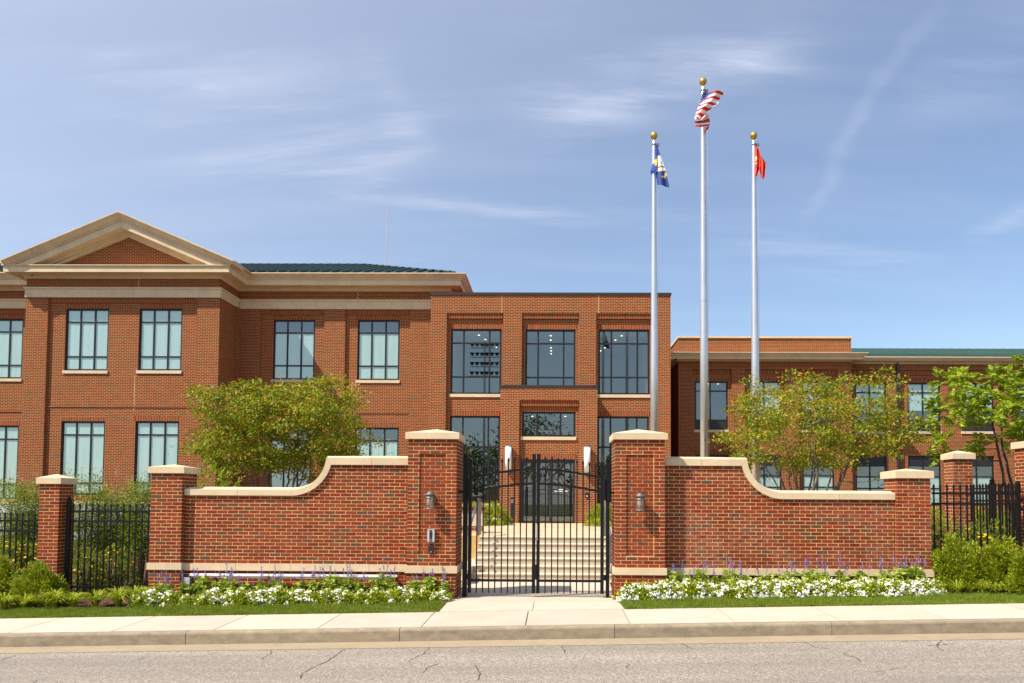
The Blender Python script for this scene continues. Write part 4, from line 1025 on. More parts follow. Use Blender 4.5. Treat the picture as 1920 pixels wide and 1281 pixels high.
for r in up2: window(b1, r, YRc, third, (.235, .785), blinds=((0, .785),)); lintel(b1, r, YRc)
for r in up3: window(b1, r, YRc, third, (.225, .785)); lintel(b1, r, YRc)
for r in lo1: window(b1, r, YL, third, (.16, .815), sill=False); lintel(b1, r, YL)
for r in lo2: window(b1, r, YRc, third, (.16, .82), blinds=((0, .82),), sill=False); lintel(b1, r, YRc)
for r in lo3: window(b1, r, YRc, third, (.2, .815), blinds=((.0, 1),)); lintel(b1, r, YRc)
# soldier bands under the stone frieze, drip courses, plinth
for a, b, y in ((xL0+pw+.002, xL1-pw-.002, YL), ): MB().box(a, b, y-.045, y+.05, zs0-.20, zs0-.004).build('soldier_band', 'brick_soldier_far', b1)
for p, q in ((487.5,609.5),(646.5,770.5)): a, b, _, _ = rect(p, 580, q, 600, YRp); MB().box(a, b, YRc-.045, YRc+.05, zs0-.20, zs0-.004).build('soldier_band', 'brick_soldier_far', b1)
MB().box(-28, xL0-.05, YRc-.045, YRc+.05, zs0-.2, zs0-.004).build('soldier_band', 'brick_soldier_far', b1)
zd = P(230,762,YL).z; MB().box(xL0+pw+.002, xL1-pw-.002, YL-.03, YL+.05, zd-.035, zd+.035).build('drip_course', 'brick_wall_far', b1)
for p, q in ((487.5,609.5),(646.5,770.5)): a, b, _, _ = rect(p, 760, q, 780, YRp); MB().box(a, b, YRc-.03, YRc+.05, zd-.035, zd+.035).build('drip_course', 'brick_wall_far', b1)
MB().box(-28, xL0-.05, YRc-.03, YRc+.05, zd-.035, zd+.035).build('drip_course', 'brick_wall_far', b1)
zpl = P(20, 938, YRc).z
MB().box(-28, xL0-.06, YRp-.12, YRp-.02, zpl-.17, zpl-.02).box(xL0-.06, xL1+.06, YLp-.07, YLp-.003, zpl-.17, zpl-.02).box(xL1+.11, xrw, YRp-.12, YRp-.003, zpl-.17, zpl-.02).build('sill_course', 'limestone_far', b1)
for k in range(9): MB().box(-28+k*1.6, min(-28+k*1.6+1.59, xL0-.06), YRp-.1, YRp-.03, GZ, zpl-.172).build('plinth_panel', 'plinth', b1) if -28+k*1.6 < xL0-.3 else None
npl = 5
for k in range(npl): MB().box(lerp(xL0-.05,xL1+.05,k/npl)+.004, lerp(xL0-.05,xL1+.05,(k+1)/npl)-.004, YLp-.06, YLp-.004, GZ, zpl-.172).build('plinth_panel', 'plinth', b1)
for px, y, za, zb_ in ((258, YLp-.003, zst1, zbed_), (256, YL-.004, P(256,770,YL).z, P(256,703,YL).z), (670, YRp-.003, zst1, zbed_), (662, YRc-.004, P(662,800,YRc).z, P(662,718,YRc).z)):
    x = P(px, 600, y).x; MB().box(x-.012, x+.012, y, y+.01, za, zb_).build('expansion_joint', 'mortar', b1)
# pediment
xa, zap = P(222, 397, 32.2).x, P(222, 397, 32.2).z
sl_ = .424; zbase = zfas1+.001; xend = (P(440,490,32.2).x-P(4,490,32.2).x)/2
def clip(poly, f):
    out = []
    for i in range(len(poly)):
        a, b = poly[i-1], poly[i]; fa, fb_ = f(a), f(b)
        if (fa >= 0) != (fb_ >= 0): t_ = fa/(fa-fb_); out.append((a[0]+(b[0]-a[0])*t_, a[1]+(b[1]-a[1])*t_))
        if fb_ >= 0: out.append(b)
    return out
xm = (xL0+xL1)/2
def rake(t0, t1, ya, yb_, zmin, name, xe, mat='limestone_far', n=4, gap=.003, ya2=None):
    """raking cornice: band between depth t0 and t1 under the roof line, in cut lengths"""
    for s_ in (-1, 1):
        for i in range(n):
            a, b = xe*i/n+(gap if i else 0), xe*(i+1)/n-(gap if i < n-1 else 0)
            poly = [(a, zap-t0-sl_*a), (a, zap-t1-sl_*a), (b, zap-t1-sl_*b), (b, zap-t0-sl_*b)]
            poly = clip(poly, lambda p: p[1]-zmin)
            if len(poly) < 3: continue
            poly = [(xa+s_*p[0], p[1]) for p in poly]
            if s_ < 0: poly = poly[::-1]
            k_ = len(poly); fy = [lerp(ya, ya if ya2 is None else ya2, (zap-sl_*abs(x-xa)-z-t0)/(t1-t0)) for x, z in poly]
            v = [(x, y, z) for (x, z), y in zip(poly, fy)] + [(x, yb_, z) for x, z in poly]
            fs = [(0, i_, i_+1) for i_ in range(1, k_-1)] + [tuple(range(2*k_-1, k_-1, -1))] + [(i_, i_+k_, (i_+1)%k_+k_, (i_+1)%k_) for i_ in range(k_)]
            MB().add(v, fs).build(name, mat, b1)
rake(-.02, .03, 32.15, 33.3, zbase, 'raking_crown', xend, gap=.005)
rake(.03, .225, 32.165, 33.3, zbase, 'raking_crown', xend-.01, gap=.005, ya2=32.34)
rake(.235, .29, 32.36, 33.3, zbase, 'raking_fillet', xend-.1)
rake(.29, .58, 32.42, 33.3, zbase, 'raking_fascia', xend-.1)
rake(.58, .68, 32.80, 33.3, zbase, 'raking_bed', xend-.1); rake(.68, .80, 32.93, 33.3, zbase, 'raking_bed', xend-.1)
m = MB(); hw = (zap-.7-zbase)/sl_; m.prism([(xa-hw, zbase), (xa+hw, zbase), (xa, zap-.7)], YLp+.06, YLp+.2); m.build('tympanum', 'brick_wall_far', b1)
# roofs
ridge_y = 42.5
zev = zfas1+.2
rf = MB(); xe = xend-.02
for s_ in (-1, 1):
    q = [(xa, 32.3, zap+.03), (xa+s_*xe, 32.3, zap+.03-sl_*xe), (xa+s_*xe, 44, zap+.03-sl_*xe), (xa, 44, zap+.03)]
    rf.add(q + [(x, y, z-.05) for x, y, z in q], [(0,1,2,3),(7,6,5,4),(0,4,5,1)])
rfo = rf.build('gable_roof', 'roof_dark', b1)
zri = P(600, 497.5, ridge_y).z; ye = YRp-.62; xh = P(853, 508, ye).x; xri = P(685, 497.5, ridge_y).x
hp = MB(); hp.add([(-30,ye,zev+.04),(xh,ye,zev+.04),(xri,ridge_y,zri),(-30,ridge_y,zri),(xh,ye+16,zev+.04)], [(0,1,2,3),(1,4,2)])
hp.add([(-30,ye-.01,zev-.02),(xh+.01,ye-.01,zev-.02),(xh+.01,ye-.01,zev+.045),(-30,ye-.01,zev+.045)], [(0,1,2,3)])
ro_ = hp.build('hip_roof', 'roof_dark', b1)
dx = .47
xx_ = xh
k = 0
while xx_ > -30:
    x = xh-.25-dx*k; k += 1; xx_ = x
    # seam climbs until it meets the hip
    tmax = 1.0 if x < xri else (xh-x)/(xh-xri)
    y1, z1 = lerp(ye, ridge_y, tmax), lerp(zev+.04, zri, tmax)
    v = [(x-.026, ye-.02, zev+.03), (x+.026, ye-.02, zev+.03), (x+.026, y1, z1-.01), (x-.026, y1, z1-.01)]
    v += [(a, b, c+.12) for a, b, c in v]
    MB().add(v, [(0,1,5,4),(1,2,6,5),(2,3,7,6),(3,0,4,7),(4,5,6,7)]).build('seam', 'roof_dark', ro_)
MB().tube([(xh, ye, zev+.07), (xri, ridge_y, zri+.04), (-30, ridge_y, zri+.04)], .06, 6).build('ridge_cap', 'roof_dark', ro_)
ax = P(725, 440, 41.5).x
t = thing('antenna_mast', 'thin pale antenna mast on the left green roof', 'antenna', (ax, 41.5, zri-.4))
z1 = P(725, 378, 41.5).z; MB().tube([(ax,41.5,zri-.4),(ax,41.5,lerp(zri,z1,.6))], .024, 6).build('lower_tube', 'flag_grey', t); MB().tube([(ax,41.5,lerp(zri,z1,.6)),(ax,41.5,z1)], .015, 6).build('upper_tube', 'flag_grey', t)
c = P(60, 515, 32.7); t = thing('security_camera', 'small white dome camera under the pediment cornice at left', 'camera', (c.x, c.y, c.z-.05))
MB().lathe([(.06,0),(.06,.1),(.03,.12)], (c.x, c.y, c.z), 12).build('housing', 'white_enamel', t); MB().sphere((c.x, c.y, c.z), .055, 12, 8).build('dome', 'black_plastic', t, True)

# ---- entrance block
YC, YCi = 33.0, 33.16
b2 = thing('brick_building', 'flat roofed brick entrance block with tall dark windows behind the gate', 'building', (P(1030,800,YC).x, 36, GZ), 'linked brick office wings')
cx0, cx1 = P(806.5, 700, YC).x, P(1257.5, 700, YC).x
def zc_(py): return P(1030, py, YC).z
zpt, zbd = zc_(549), zc_(587)
upc = [rect(845,617,940,739,YCi), rect(985,618,1079,740,YCi), rect(1122,618,1218,740,YCi)]
loc_ = [rect(843,780,937,944,YCi), rect(1120,781,1217,944,YCi)]
m = MB(); wall_holes(m, cx0, cx1, GZ, zbd+.02, YCi, upc+loc_)
m.build('wall', 'brick_wall_far', b2)
MB().box(cx0, cx1, YC, YC+.5, zbd, zpt-.10).build('parapet', 'brick_wall_far', b2)
m = MB(); m.quad((cx1-.001,YC+.02,GZ),(cx1-.001,46,GZ),(cx1-.001,46,zpt-.1),(cx1-.001,YC+.02,zpt-.1)); m.quad((cx0+.001,46,GZ),(cx0+.001,YC+.02,GZ),(cx0+.001,YC+.02,zpt-.1),(cx0+.001,46,zpt-.1)); m.quad((cx0,YC+.3,zpt-.12),(cx1,YC+.3,zpt-.12),(cx1,46,zpt-.12),(cx0,46,zpt-.12)); m.build('side_wall', 'brick_wall_far', b2)
MB().box(cx0-.03, cx1+.03, YC-.04, YC+.55, zpt-.10, zpt).build('metal_coping', 'cap_metal', b2)
for p, q in ((806,837),(943,978),(1085.5,1118),(1222,1259)): a, b, _, _ = rect(p, 600, q, 700, YC); MB().box(max(a,cx0+.002), min(b,cx1-.002), YC+.001, YCi+.02, GZ, zbd-.001).build('pilaster', 'brick_wall_far', b2)
for p, q in ((837.5,942.5),(978.5,1085),(1118.5,1221.5)):
    a, b, _, _ = rect(p, 590, q, 600, YC); z_ = zbd; MB().box(a, b, YC+.06, YCi+.05, z_-.22, z_-.003).build('soldier_band', 'brick_soldier_far', b2)
lights = [(.48+.06*i, .5+.95*i) for i in range(6)]
for i, r in enumerate(upc):
    lg = [(lerp(.5, (1.0, .5, .0)[i], q*.9), 1.2+4.8*q) for q in (0, .2, .4, .58, .74, .9)]
    window(b2, r, YCi, (.255, .765), (.265, .785), blinds=(), depth=6.5, lights=[(min(.95,max(.05,a)), b) for a, b in lg], room='interior_wall', sill=i != 1); lintel(b2, r, YCi, .19, .06)
for r in loc_: window(b2, r, YCi, (.255, .765), (.42, .645), blinds=(), depth=5, room='interior'); lintel(b2, r, YCi, .19, .04)
for px in (941, 1122.5): x = P(px, 570, YC).x; MB().box(x-.012, x+.012, YC-.004, YC+.01, zbd, zpt-.1).build('expansion_joint', 'mortar', b2)
# vestibule
YV, YVi = 30.9, 31.05
vx0, vx1 = P(937.5, 800, YV).x, P(1120, 800, YV).x
def zv(py): return P(1029, py, YV).z
vw = rect(979, 772, 1079, 819, YVi); vd = rect(977, 861.5, 1078, 981, YVi); vd = (vd[0], vd[1], ZP-.01, vd[3])
m = MB(); wall_holes(m, vx0, vx1, GZ, zv(751), YVi, [vw, vd], .15); m.quad((vx0,YC,GZ),(vx0,YV+.01,GZ),(vx0,YV+.01,zv(727)),(vx0,YC,zv(727))); m.quad((vx1,YV+.01,GZ),(vx1,YC,GZ),(vx1,YC,zv(727)),(vx1,YV+.01,zv(727))); m.build('vestibule_wall', 'brick_wall_far', b2)
MB().box(vx0, vx1, YV, YV+.4, zv(751), zv(727)).build('parapet', 'brick_wall_far', b2)
MB().box(vx0-.03, vx1+.03, YV-.03, YC+.1, zv(727), zv(722.5)).build('metal_coping', 'cap_metal', b2)
for p, q in ((937,973),(1085,1120.5)): a, b, _, _ = rect(p, 760, q, 960, YV); MB().box(max(a,vx0+.002), min(b,vx1-.002), YV+.001, YVi+.02, ZP-.2, zv(751)-.001).build('pilaster', 'brick_wall_far', b2)
a, b, _, _ = rect(973.5, 752, 1084.5, 760, YV); MB().box(a, b, YVi-.09, YVi+.05, zv(761), zv(751)-.003).build('soldier_band', 'brick_soldier_far', b2)
window(b2, vw, YVi, (.28, .72), (), blinds=(), depth=5.5, lights=((.17,1.6),(.2,2.8),(.82,1.6),(.8,2.8)), room='interior_wall', set_=.05); lintel(b2, vw, YVi, .2, .04)
MB().box(vd[0]-.05, vd[1]+.05, YVi-.006, YVi+.09, vd[3]+.004, vd[3]+.2).build('lintel', 'brick_soldier_far', b2)
# entrance doors
x0, x1, z0, z1 = vd; z0 = ZP+.004; yd = YVi+.05
xm_ = lerp(x0, x1, .545); xlft = lerp(x0, x1, .06)
f = MB().box(x0, x0+.1, yd, yd+.12, z0, z1).box(x1-.08, x1, yd, yd+.12, z0, z1).box(x0+.1, x1-.08, yd+.002, yd+.118, z1-.15, z1).box(xm_-.05, xm_+.05, yd+.004, yd+.116, z0, z1-.15).box(x0+.1, x1-.08, yd+.006, yd+.11, z0, z0+.07)
dr = f.build('door', 'door_dark', b2)
for a, b in ((x0+.1, xm_-.05), (xm_+.05, x1-.08)):
    MB().quad((a, yd+.054, z0+.07), (b, yd+.054, z0+.07), (b, yd+.054, z1-.15), (a, yd+.054, z1-.15)).build('pane', 'glass', dr)
MB().box(x0+.14, x0+.17, yd-.05, yd-.02, z0+.6, z0+1.3).box(x0+.14,x0+.17,yd-.02,yd+.01,z0+.65,z0+.69).build('handle', 'black_plastic', dr)
n = MB(); e = YVi+5; n.quad((x0,yd+.13,z0),(x0,e,z0),(x0,e,z1),(x0,yd+.13,z1)); n.quad((x1,yd+.13,z0),(x1,yd+.13,z1),(x1,e,z1),(x1,e,z0)); n.quad((x0,yd+.13,z1),(x0,e,z1),(x1,e,z1),(x1,yd+.13,z1)); n.quad((x0,yd+.13,z0),(x1,yd+.13,z0),(x1,e,z0),(x0,e,z0)); n.quad((x0,e,z0),(x1,e,z0),(x1,e,z1),(x0,e,z1)); n.build('lobby', 'interior', dr)
lt = MB()
for (pa, pb, py) in ((1046.5,1052,918),(1052.6,1055.5,918),(1057.5,1058.5,918),(1040,1043.5,921.2),(1044.5,1049,921.2),(1049.6,1055,921.2),(1058.5,1061,921.2),(1061.6,1065,921.2)):
    a, b, c, d = rect(pa, py-.8, pb, py+.8, yd+.04); lt.box(a, b, yd+.044, yd+.049, c, d)
lt.build('door_lettering', 'white_enamel', dr)
for (pa, pb, ya_, yb2, lab) in ((947.2,959,835.5,882.5,'white tube wall light left of the entrance doors'), (1095,1107,836.5,887,'white tube wall light right of the entrance doors')):
    a, b, c, d = rect(pa, ya_, pb, yb2, YV-.14); r_ = (b-a)/2
    t = thing('wall_light', lab, 'lamp', ((a+b)/2, YV, c), 'white tube lights by the entrance')
    MB().lathe([(r_*.9,.0),(r_*.92,.05),(r_,.05),(r_,d-c-.05),(r_*.92,d-c-.05),(r_*.9,d-c)], ((a+b)/2, YV-.15, c), 18).build('shade', 'white_enamel', t, True)
    MB().lathe([(r_*1.02,0),(r_*1.02,.05)], ((a+b)/2, YV-.15, c), 18).build('end_ring', 'steel', t); MB().lathe([(r_*1.02,0),(r_*1.02,.05)], ((a+b)/2, YV-.15, d-.05), 18).build('end_ring', 'steel', t)
    MB().box((a+b)/2-.05, (a+b)/2+.05, YV-.1, YV+.002, c+.2, d-.2).build('wall_bracket', 'steel', t)
a, b, c, d = rect(957.3, 932.5, 963.3, 981, YV-.5); t = thing('door_opener_post', 'slim dark bollard with door push plate left of the entrance', 'bollard', ((a+b)/2, YV-.5, ZP))
MB().box(a, b, YV-.56, YV-.44, ZP, d).build('post', 'black_plastic', t); MB().box(a+.02, b-.02, YV-.565, YV-.56, d-.22, d-.08).build('push_plate', 'steel', t)
a, b, c, d = rect(1097, 924, 1103, 932.5, YV-.03); t = thing('card_reader', 'small dark card reader on brick right of the entrance doors', 'card reader', ((a+b)/2, YV, c))
MB().box(a, b, YV-.05, YV+.002, c, d).build('housing', 'black_plastic', t); MB().box(a+.04, b-.02, YV-.054, YV-.05, c+.03, c+.06).build('keypad', 'white_enamel', t)

# ---- right wing
YB, YBi, YD, YDi, YX = 39.2, 39.32, 40.6, 40.68, 41.8
b3 = thing('brick_building', 'long two storey brick wing with green roof behind the trees on the right', 'building', (P(1600,800,YB).x, 43, GZ), 'linked brick office wings')
rx0, rx1 = P(1272, 780, YB).x, P(1597.5, 780, YB).x
def zb(py): return P(1440, py, YB).z
zs_b = zb(678)
wb = [(1303,1365), (1404,1465), (1504,1564)]
ub = [rect(p,715,q,806,YBi) for p, q in wb]; lb = [rect(p+1,853,q+1,945,YBi) for p, q in wb]
m = MB(); wall_holes(m, rx0, rx1, GZ, zs_b, YBi, ub+lb)
m.quad((rx0,YX,GZ),(rx0,YBi-.1,GZ),(rx0,YBi-.1,zs_b),(rx0,YX,zs_b)); m.quad((rx1,YBi-.1,GZ),(rx1,YDi,GZ),(rx1,YDi,zs_b),(rx1,YBi-.1,zs_b)); m.build('wall', 'brick_wall_far', b3)
MB().box(rx0+.002, rx1-.002, YB+.001, YBi+.1, zb(693), zs_b).build('frieze_wall', 'brick_wall_far', b3)
for p, q in ((1272,1298),(1372,1397),(1472,1498),(1571,1598)): a, b, _, _ = rect(p, 700, q, 850, YB); MB().box(max(a,rx0+.003), min(b,rx1-.003), YB+.002, YBi+.02, GZ, zb(693)-.001).build('pilaster', 'brick_wall_far', b3)
for p, q in ((1298.5,1371.5),(1397.5,1471.5),(1498.5,1570.5)): a, b, _, _ = rect(p, 694, q, 700, YB); MB().box(a, b, YBi-.05, YBi+.05, zb(701), zb(693)-.004).build('soldier_band', 'brick_soldier_far', b3)
wd = [(1604,1662), (1702,1764), (1803,1864), (1906,1968)]
ud = [rect(p,718,q,809,YDi) for p, q in wd]; ld = [rect(p+1,854,q+1,948,YDi) for p, q in wd]
zs_d = P(1750, 683.5, YD).z
m = MB(); wall_holes(m, rx1, 34, GZ, zs_d+.1, YDi, ud+ld); m.build('wall', 'brick_wall_far', b3)
MB().box(rx1+.002, 34, YD, YDi+.05, P(1750,694,YD).z, zs_d+.1).build('frieze_wall', 'brick_wall_far', b3)
MB().box(rx1+.002, 34, YDi-.03, YDi+.05, P(1750,704,YD).z, P(1750,696.5,YD).z).build('soldier_band', 'brick_soldier_far', b3)
MB().box(rx1+.002, 34, YDi-.012, YDi+.05, ud[0][3]+.005, ud[0][3]+.2).build('soldier_band', 'brick_soldier_far', b3)
MB().box(rx1+.002, 34, YDi-.012, YDi+.05, ld[0][3]+.005, ld[0][3]+.2).build('soldier_band', 'brick_soldier_far', b3)
# left return with one narrow window
wx_ = [rect(1246,715,1264,806,YX)]; xx0 = P(1200,780,YX).x
m = MB(); wall_holes(m, xx0, rx0, GZ, zs_b, YX, wx_); m.build('wall', 'brick_wall_far', b3)
window(b3, wx_[0], YX, (), (.2, .8), blinds=(), panel=(0,)); lintel(b3, wx_[0], YX)
for i, r in enumerate(ub): window(b3, r, YBi, (.47,), (.2, .8), blinds=() if i == 0 else ((.42, 1),), panel=(0,), depth=2.5, lights=((.5,.8),(.8,.8)) if i == 0 else None); lintel(b3, r, YBi)
for i, r in enumerate(lb): window(b3, r, YBi, (.47,), (.34, .57, .79), blinds=((0, .57),), panel=(3,), sill=False); lintel(b3, r, YBi)
for i, r in enumerate(ud): window(b3, r, YDi, (.47,), (.22, .80), blinds=((.42, 1),), panel=(0,))
for i, r in enumerate(ld): window(b3, r, YDi, (.47,), (.34, .57, .79), blinds=((0, .57),), panel=(3,), sill=False)
p0 = P(1440,673,YB-.5).z; p1 = P(1440,660.5,YB-.6).z
prof = [(-.3, zs_b-.001), (.05, zs_b), (.12, zs_b+.06), (.42, p0), (.45, p0+.14), (.50, p0+.15), (.54, p1-.08), (.62, p1-.03), (.62, p1), (-.3, p1+.02)]
MB().sweep(prof, [(xx0, YX), (rx0, YX), (rx0, YB), (rx1, YB), (rx1, YD+.1)]).build('cornice', 'limestone_far', b3)
q0, q1 = P(1750,677,YD-.4).z, P(1750,668.5,YD-.5).z
MB().sweep([(-.3, zs_d-.001), (.10, zs_d), (.12, q0-.02), (.36, q0), (.40, q0+.04), (.50, q1-.05), (.50, q1), (-.3, q1+.02)], [(rx1, YD), (34, YD)]).build('cornice', 'limestone_far', b3)
px0, px1 = P(1273,650,YB+.1).x, P(1596,650,YB+.1).x; zt = P(1440,631,YB+.1).z
MB().box(px0, px1, YB+.1, YB+6, p1-.1, zt-.09).build('parapet', 'brick_wall_far', b3); MB().box(px0-.06, px1+.06, YB+.04, YB+6.1, zt-.09, zt).build('parapet_coping', 'limestone_far', b3)
# green roof of the right range
ye3 = YD-.5; zr3 = P(1760, 656.5, 46.5).z
hp = MB(); hp.add([(px1+.1,ye3,q1+.06),(36,ye3,q1+.06),(36,46.5,zr3),(px1+.1,46.5,zr3),(px1+.1,ye3-.005,q1+.0),(36,ye3-.005,q1+.0),(36,ye3-.005,q1+.1),(px1+.1,ye3-.005,q1+.1)], [(0,1,2,3),(4,5,6,7)])
hp.add([(xx0,YX-.5,p1+.05),(px0-.07,YX-.5,p1+.05),(px0-.07,46.5,zr3+.1),(xx0,46.5,zr3+.1)], [(0,1,2,3)])
r3 = hp.build('pitched_roof', 'roof_green', b3)
x = px1+.4
while x < 30:
    v = [(x-.026,ye3-.01,q1+.05),(x+.026,ye3-.01,q1+.05),(x+.026,46.5,zr3-.01),(x-.026,46.5,zr3-.01)]; v += [(a,b,c+.11) for a,b,c in v]
    MB().add(v, [(0,1,5,4),(1,2,6,5),(2,3,7,6),(3,0,4,7),(4,5,6,7)]).build('seam', 'roof_green', r3); x += .5
MB().box(px1+.1, 36, 46.4, 46.6, zr3-.02, zr3+.07).build('ridge_cap', 'roof_green', r3)
a, b, _, _ = rect(1682, 700, 1686.5, 880, YD-.08); dsp = thing('downspout', 'dark bronze downspout on the right brick wing', 'downpipe', ((a+b)/2, YD-.05, GZ))
z1 = P(1684,680,YD-.1).z; MB().box(a, b, YD-.13, YD-.03, GZ, z1-.7).build('pipe', 'cap_metal', dsp); MB().box(a-.02, b+.02, YD-.15, YD-.02, z1-.7, z1-.62).build('collar', 'cap_metal', dsp); MB().box(a+.01, b-.01, YD-.12, YD-.03, z1-.62, z1).build('pipe', 'cap_metal', dsp)
for k in range(3): MB().box(a-.03, b+.03, YD-.05, YD+.09, 2+2*k, 2.05+2*k).build('bracket', 'cap_metal', dsp)
c = P(1267, 673.5, YB-.35); t = thing('security_camera', 'small dark dome camera under the right wing cornice', 'camera', (c.x, c.y, c.z-.1)); MB().lathe([(.07,-.02),(.09,.05),(.05,.15)], c, 12).build('housing', 'cap_metal', t); MB().sphere((c.x,c.y,c.z-.02), .06, 12, 8).build('dome', 'black_plastic', t, True)

# ------------------------------------------------------------------ plants
def leaves_mesh(name, pos, dirs, L, Wd, mats, mi=None, fold=.25, ups=None):
    """one folded diamond leaf (2 triangles) per row of pos"""
    n = len(pos); pos = np.asarray(pos, float); d = np.asarray(dirs, float); d /= np.linalg.norm(d, axis=1, keepdims=True)+1e-9
    r = rng.normal(size=(n, 3)) if ups is None else ups; s = np.cross(d, r); s /= np.linalg.norm(s, axis=1, keepdims=True)+1e-9; u = np.cross(s, d)
    L = np.broadcast_to(np.asarray(L, float), (n,))[:, None]; Wd = np.broadcast_to(np.asarray(Wd, float), (n,))[:, None]
    p0 = pos; p2 = pos+d*L; mid = pos+d*L*.45; p1 = mid+s*Wd*.5+u*Wd*fold; p3 = mid-s*Wd*.5+u*Wd*fold
    V = np.stack([p0, p1, p2, p3], 1).reshape(-1, 3); i = np.arange(n, dtype=np.int32)*4
    F = np.stack([i, i+1, i+2, i, i+2, i+3], 1).ravel()
    me = bpy.data.meshes.new(name); me.vertices.add(4*n); me.vertices.foreach_set('co', V.astype(np.float32).ravel())
    me.loops.add(6*n); me.loops.foreach_set('vertex_index', F); me.polygons.add(2*n); me.polygons.foreach_set('loop_start', np.arange(0, 6*n, 3, dtype=np.int32))
    for m in mats: me.materials.append(M[m])
    if mi is not None: me.polygons.foreach_set('material_index', np.repeat(np.asarray(mi, np.int32), 2))
    me.update(calc_edges=True); return me
def obj(me, name, parent):
    o = bpy.data.objects.new(name, me); COL.objects.link(o); o.parent = parent; return o
def unit(v): return v/(np.linalg.norm(v, axis=-1, keepdims=True)+1e-9)
def tree(name, label, cat, base, tips, stems, leaf, spray, r0, bark, mats, new=0.0, frond=False, group=None, sag=.15, seed=1, spread=.26, flat=.6):
    """tips: crown points relative to base; branches grow from the stems to the tips, leaves sit in sprays on them"""
    global rng
    rng = np.random.default_rng(seed)
    t = thing(name, label, cat, base, group)
    nodes = []; br = MB()
    for s_ in stems:                                   # stem polylines
        pts = [Vector(p) for p in s_]; k = len(pts)
        q = []
        for i in range(k-1):
            for j in range(5): q.append(pts[i].lerp(pts[i+1], j/5)+Vector(rng.normal(0, .018, 3)))
        q.append(pts[-1]); rad = [r0*(1-.72*i/(len(q)-1)) for i in range(len(q))]
        br.tube(q, rad, 6, 0, False); nodes += [(p, r) for p, r in zip(q[4:], rad[4:])]
    tips = sorted([Vector(p) for p in tips], key=lambda p: p.length)
    P_ = []; D_ = []; L_ = []; MI = []
    zmax = max(p.z for p in tips)
    for tp in tips:
        best = min(nodes, key=lambda nd: (nd[0]-tp).length + (2.0 if nd[0].z > tp.z-.02 else 0)); a, ra = best
        d = tp-a; ln = d.length; c = a.lerp(tp, .5)+Vector((0, 0, -sag*ln*.5))+Vector(rng.normal(0, .05*ln, 3))
        q = []
        for i in range(6):
            u = i/5; q.append(a*(1-u)**2+c*2*u*(1-u)+tp*u*u)
        r1 = min(ra*.7, .004+.010*ln); rad = [r1+(.0022-r1)*i/5 for i in range(6)]
        br.tube(q, rad, 4, 0, False); nodes += [(p, r) for p, r in zip(q[2:5], rad[2:5])]
        dr = unit(np.array(tp-q[3]))
        n = int(spray*rng.uniform(.6, 1.35))
        if frond:
            for _ in range(max(3, n//15)):
                fd = unit(dr*.6+rng.normal(0, .7, 3)+np.array([0, 0, .1])); fl = rng.uniform(.28, .46); side = unit(np.cross(fd, [0, 0, 1])+1e-6)
                for j in range(7):
                    u = .25+.75*j/6; pp = np.array(tp)+fd*fl*u+np.array([0, 0, -.22*fl*u*u])
                    for s_ in (-1, 1):
                        P_.append(pp); D_.append(side*s_+fd*.6+np.array([0, 0, -.15])); L_.append(leaf*rng.uniform(.7, 1.2)*(1.15-.5*abs(u-.5))); MI.append(0)
        else:
            o = rng.normal(0, 1, (n, 3))*np.array([1, 1, flat])*spread*rng.uniform(.6, 1.15)
            P_ += list(np.array(tp)+o); D_ += list(unit(o)*.7+rng.normal(0, .5, (n, 3))+np.array([0, 0, .12])); L_ += list(leaf*rng.uniform(.6, 1.25, n))
            hi = tp.z/zmax; pr = new*rng.uniform(.2, 1.5)*(.5+hi*.8); out = (np.linalg.norm(o, axis=1) > spread*1.0)
            MI += list(((rng.random(n) < pr) & (out | (rng.random(n) < .35))).astype(int))
    me = br.mesh('trunk', bark, None, True); obj(me, 'trunk', t)
    obj(leaves_mesh('crown', np.array(P_), np.array(D_), np.array(L_), np.array(L_)*.5, mats, MI), 'crown', t)
    return t
def crown_points(n, rx, ry, rz, cz, seed, hollow=.45, holes=5, zcut=None):
    r = np.random.default_rng(seed); out = []
    hs = [(unit(r.normal(size=3))*np.array([rx, ry, rz])*r.uniform(.6, 1.0), r.uniform(.28, .5)) for _ in range(holes)]
    while len(out) < n:
        u = unit(r.normal(size=3)); q = u*(hollow+(1.05-hollow)*r.random()**.6)*(1+.16*math.sin(u[0]*5+seed)+.12*math.sin(u[2]*7+u[0]*3))
        p = q*np.array([rx, ry, rz])
        if p[2] < -rz*.75 and r.random() < .7: continue
        if any(np.linalg.norm(p-h) < s_ for h, s_ in hs): continue
        out.append((p[0], p[1], p[2]+cz))
    return out
def stems(n, spread, h, seed, h0=.0):
    r = np.random.default_rng(seed); o = []
    for i in range(n):
        a = 2*math.pi*i/n+r.uniform(-.3, .3); s_ = spread*r.uniform(.55, 1.1); e = h*r.uniform(.8, 1.05)
        o.append([(.09*math.cos(a), .09*math.sin(a), h0), (.35*s_*math.cos(a), .35*s_*math.sin(a), e*.42), (.75*s_*math.cos(a+.15), .75*s_*math.sin(a+.15), e*.75), (s_*math.cos(a), s_*math.sin(a), e)])
    return o
def ground_at(px, py_hint, Y): x = P(px, py_hint, Y).x; return Vector((x, Y, zbed(x, Y)-.03))
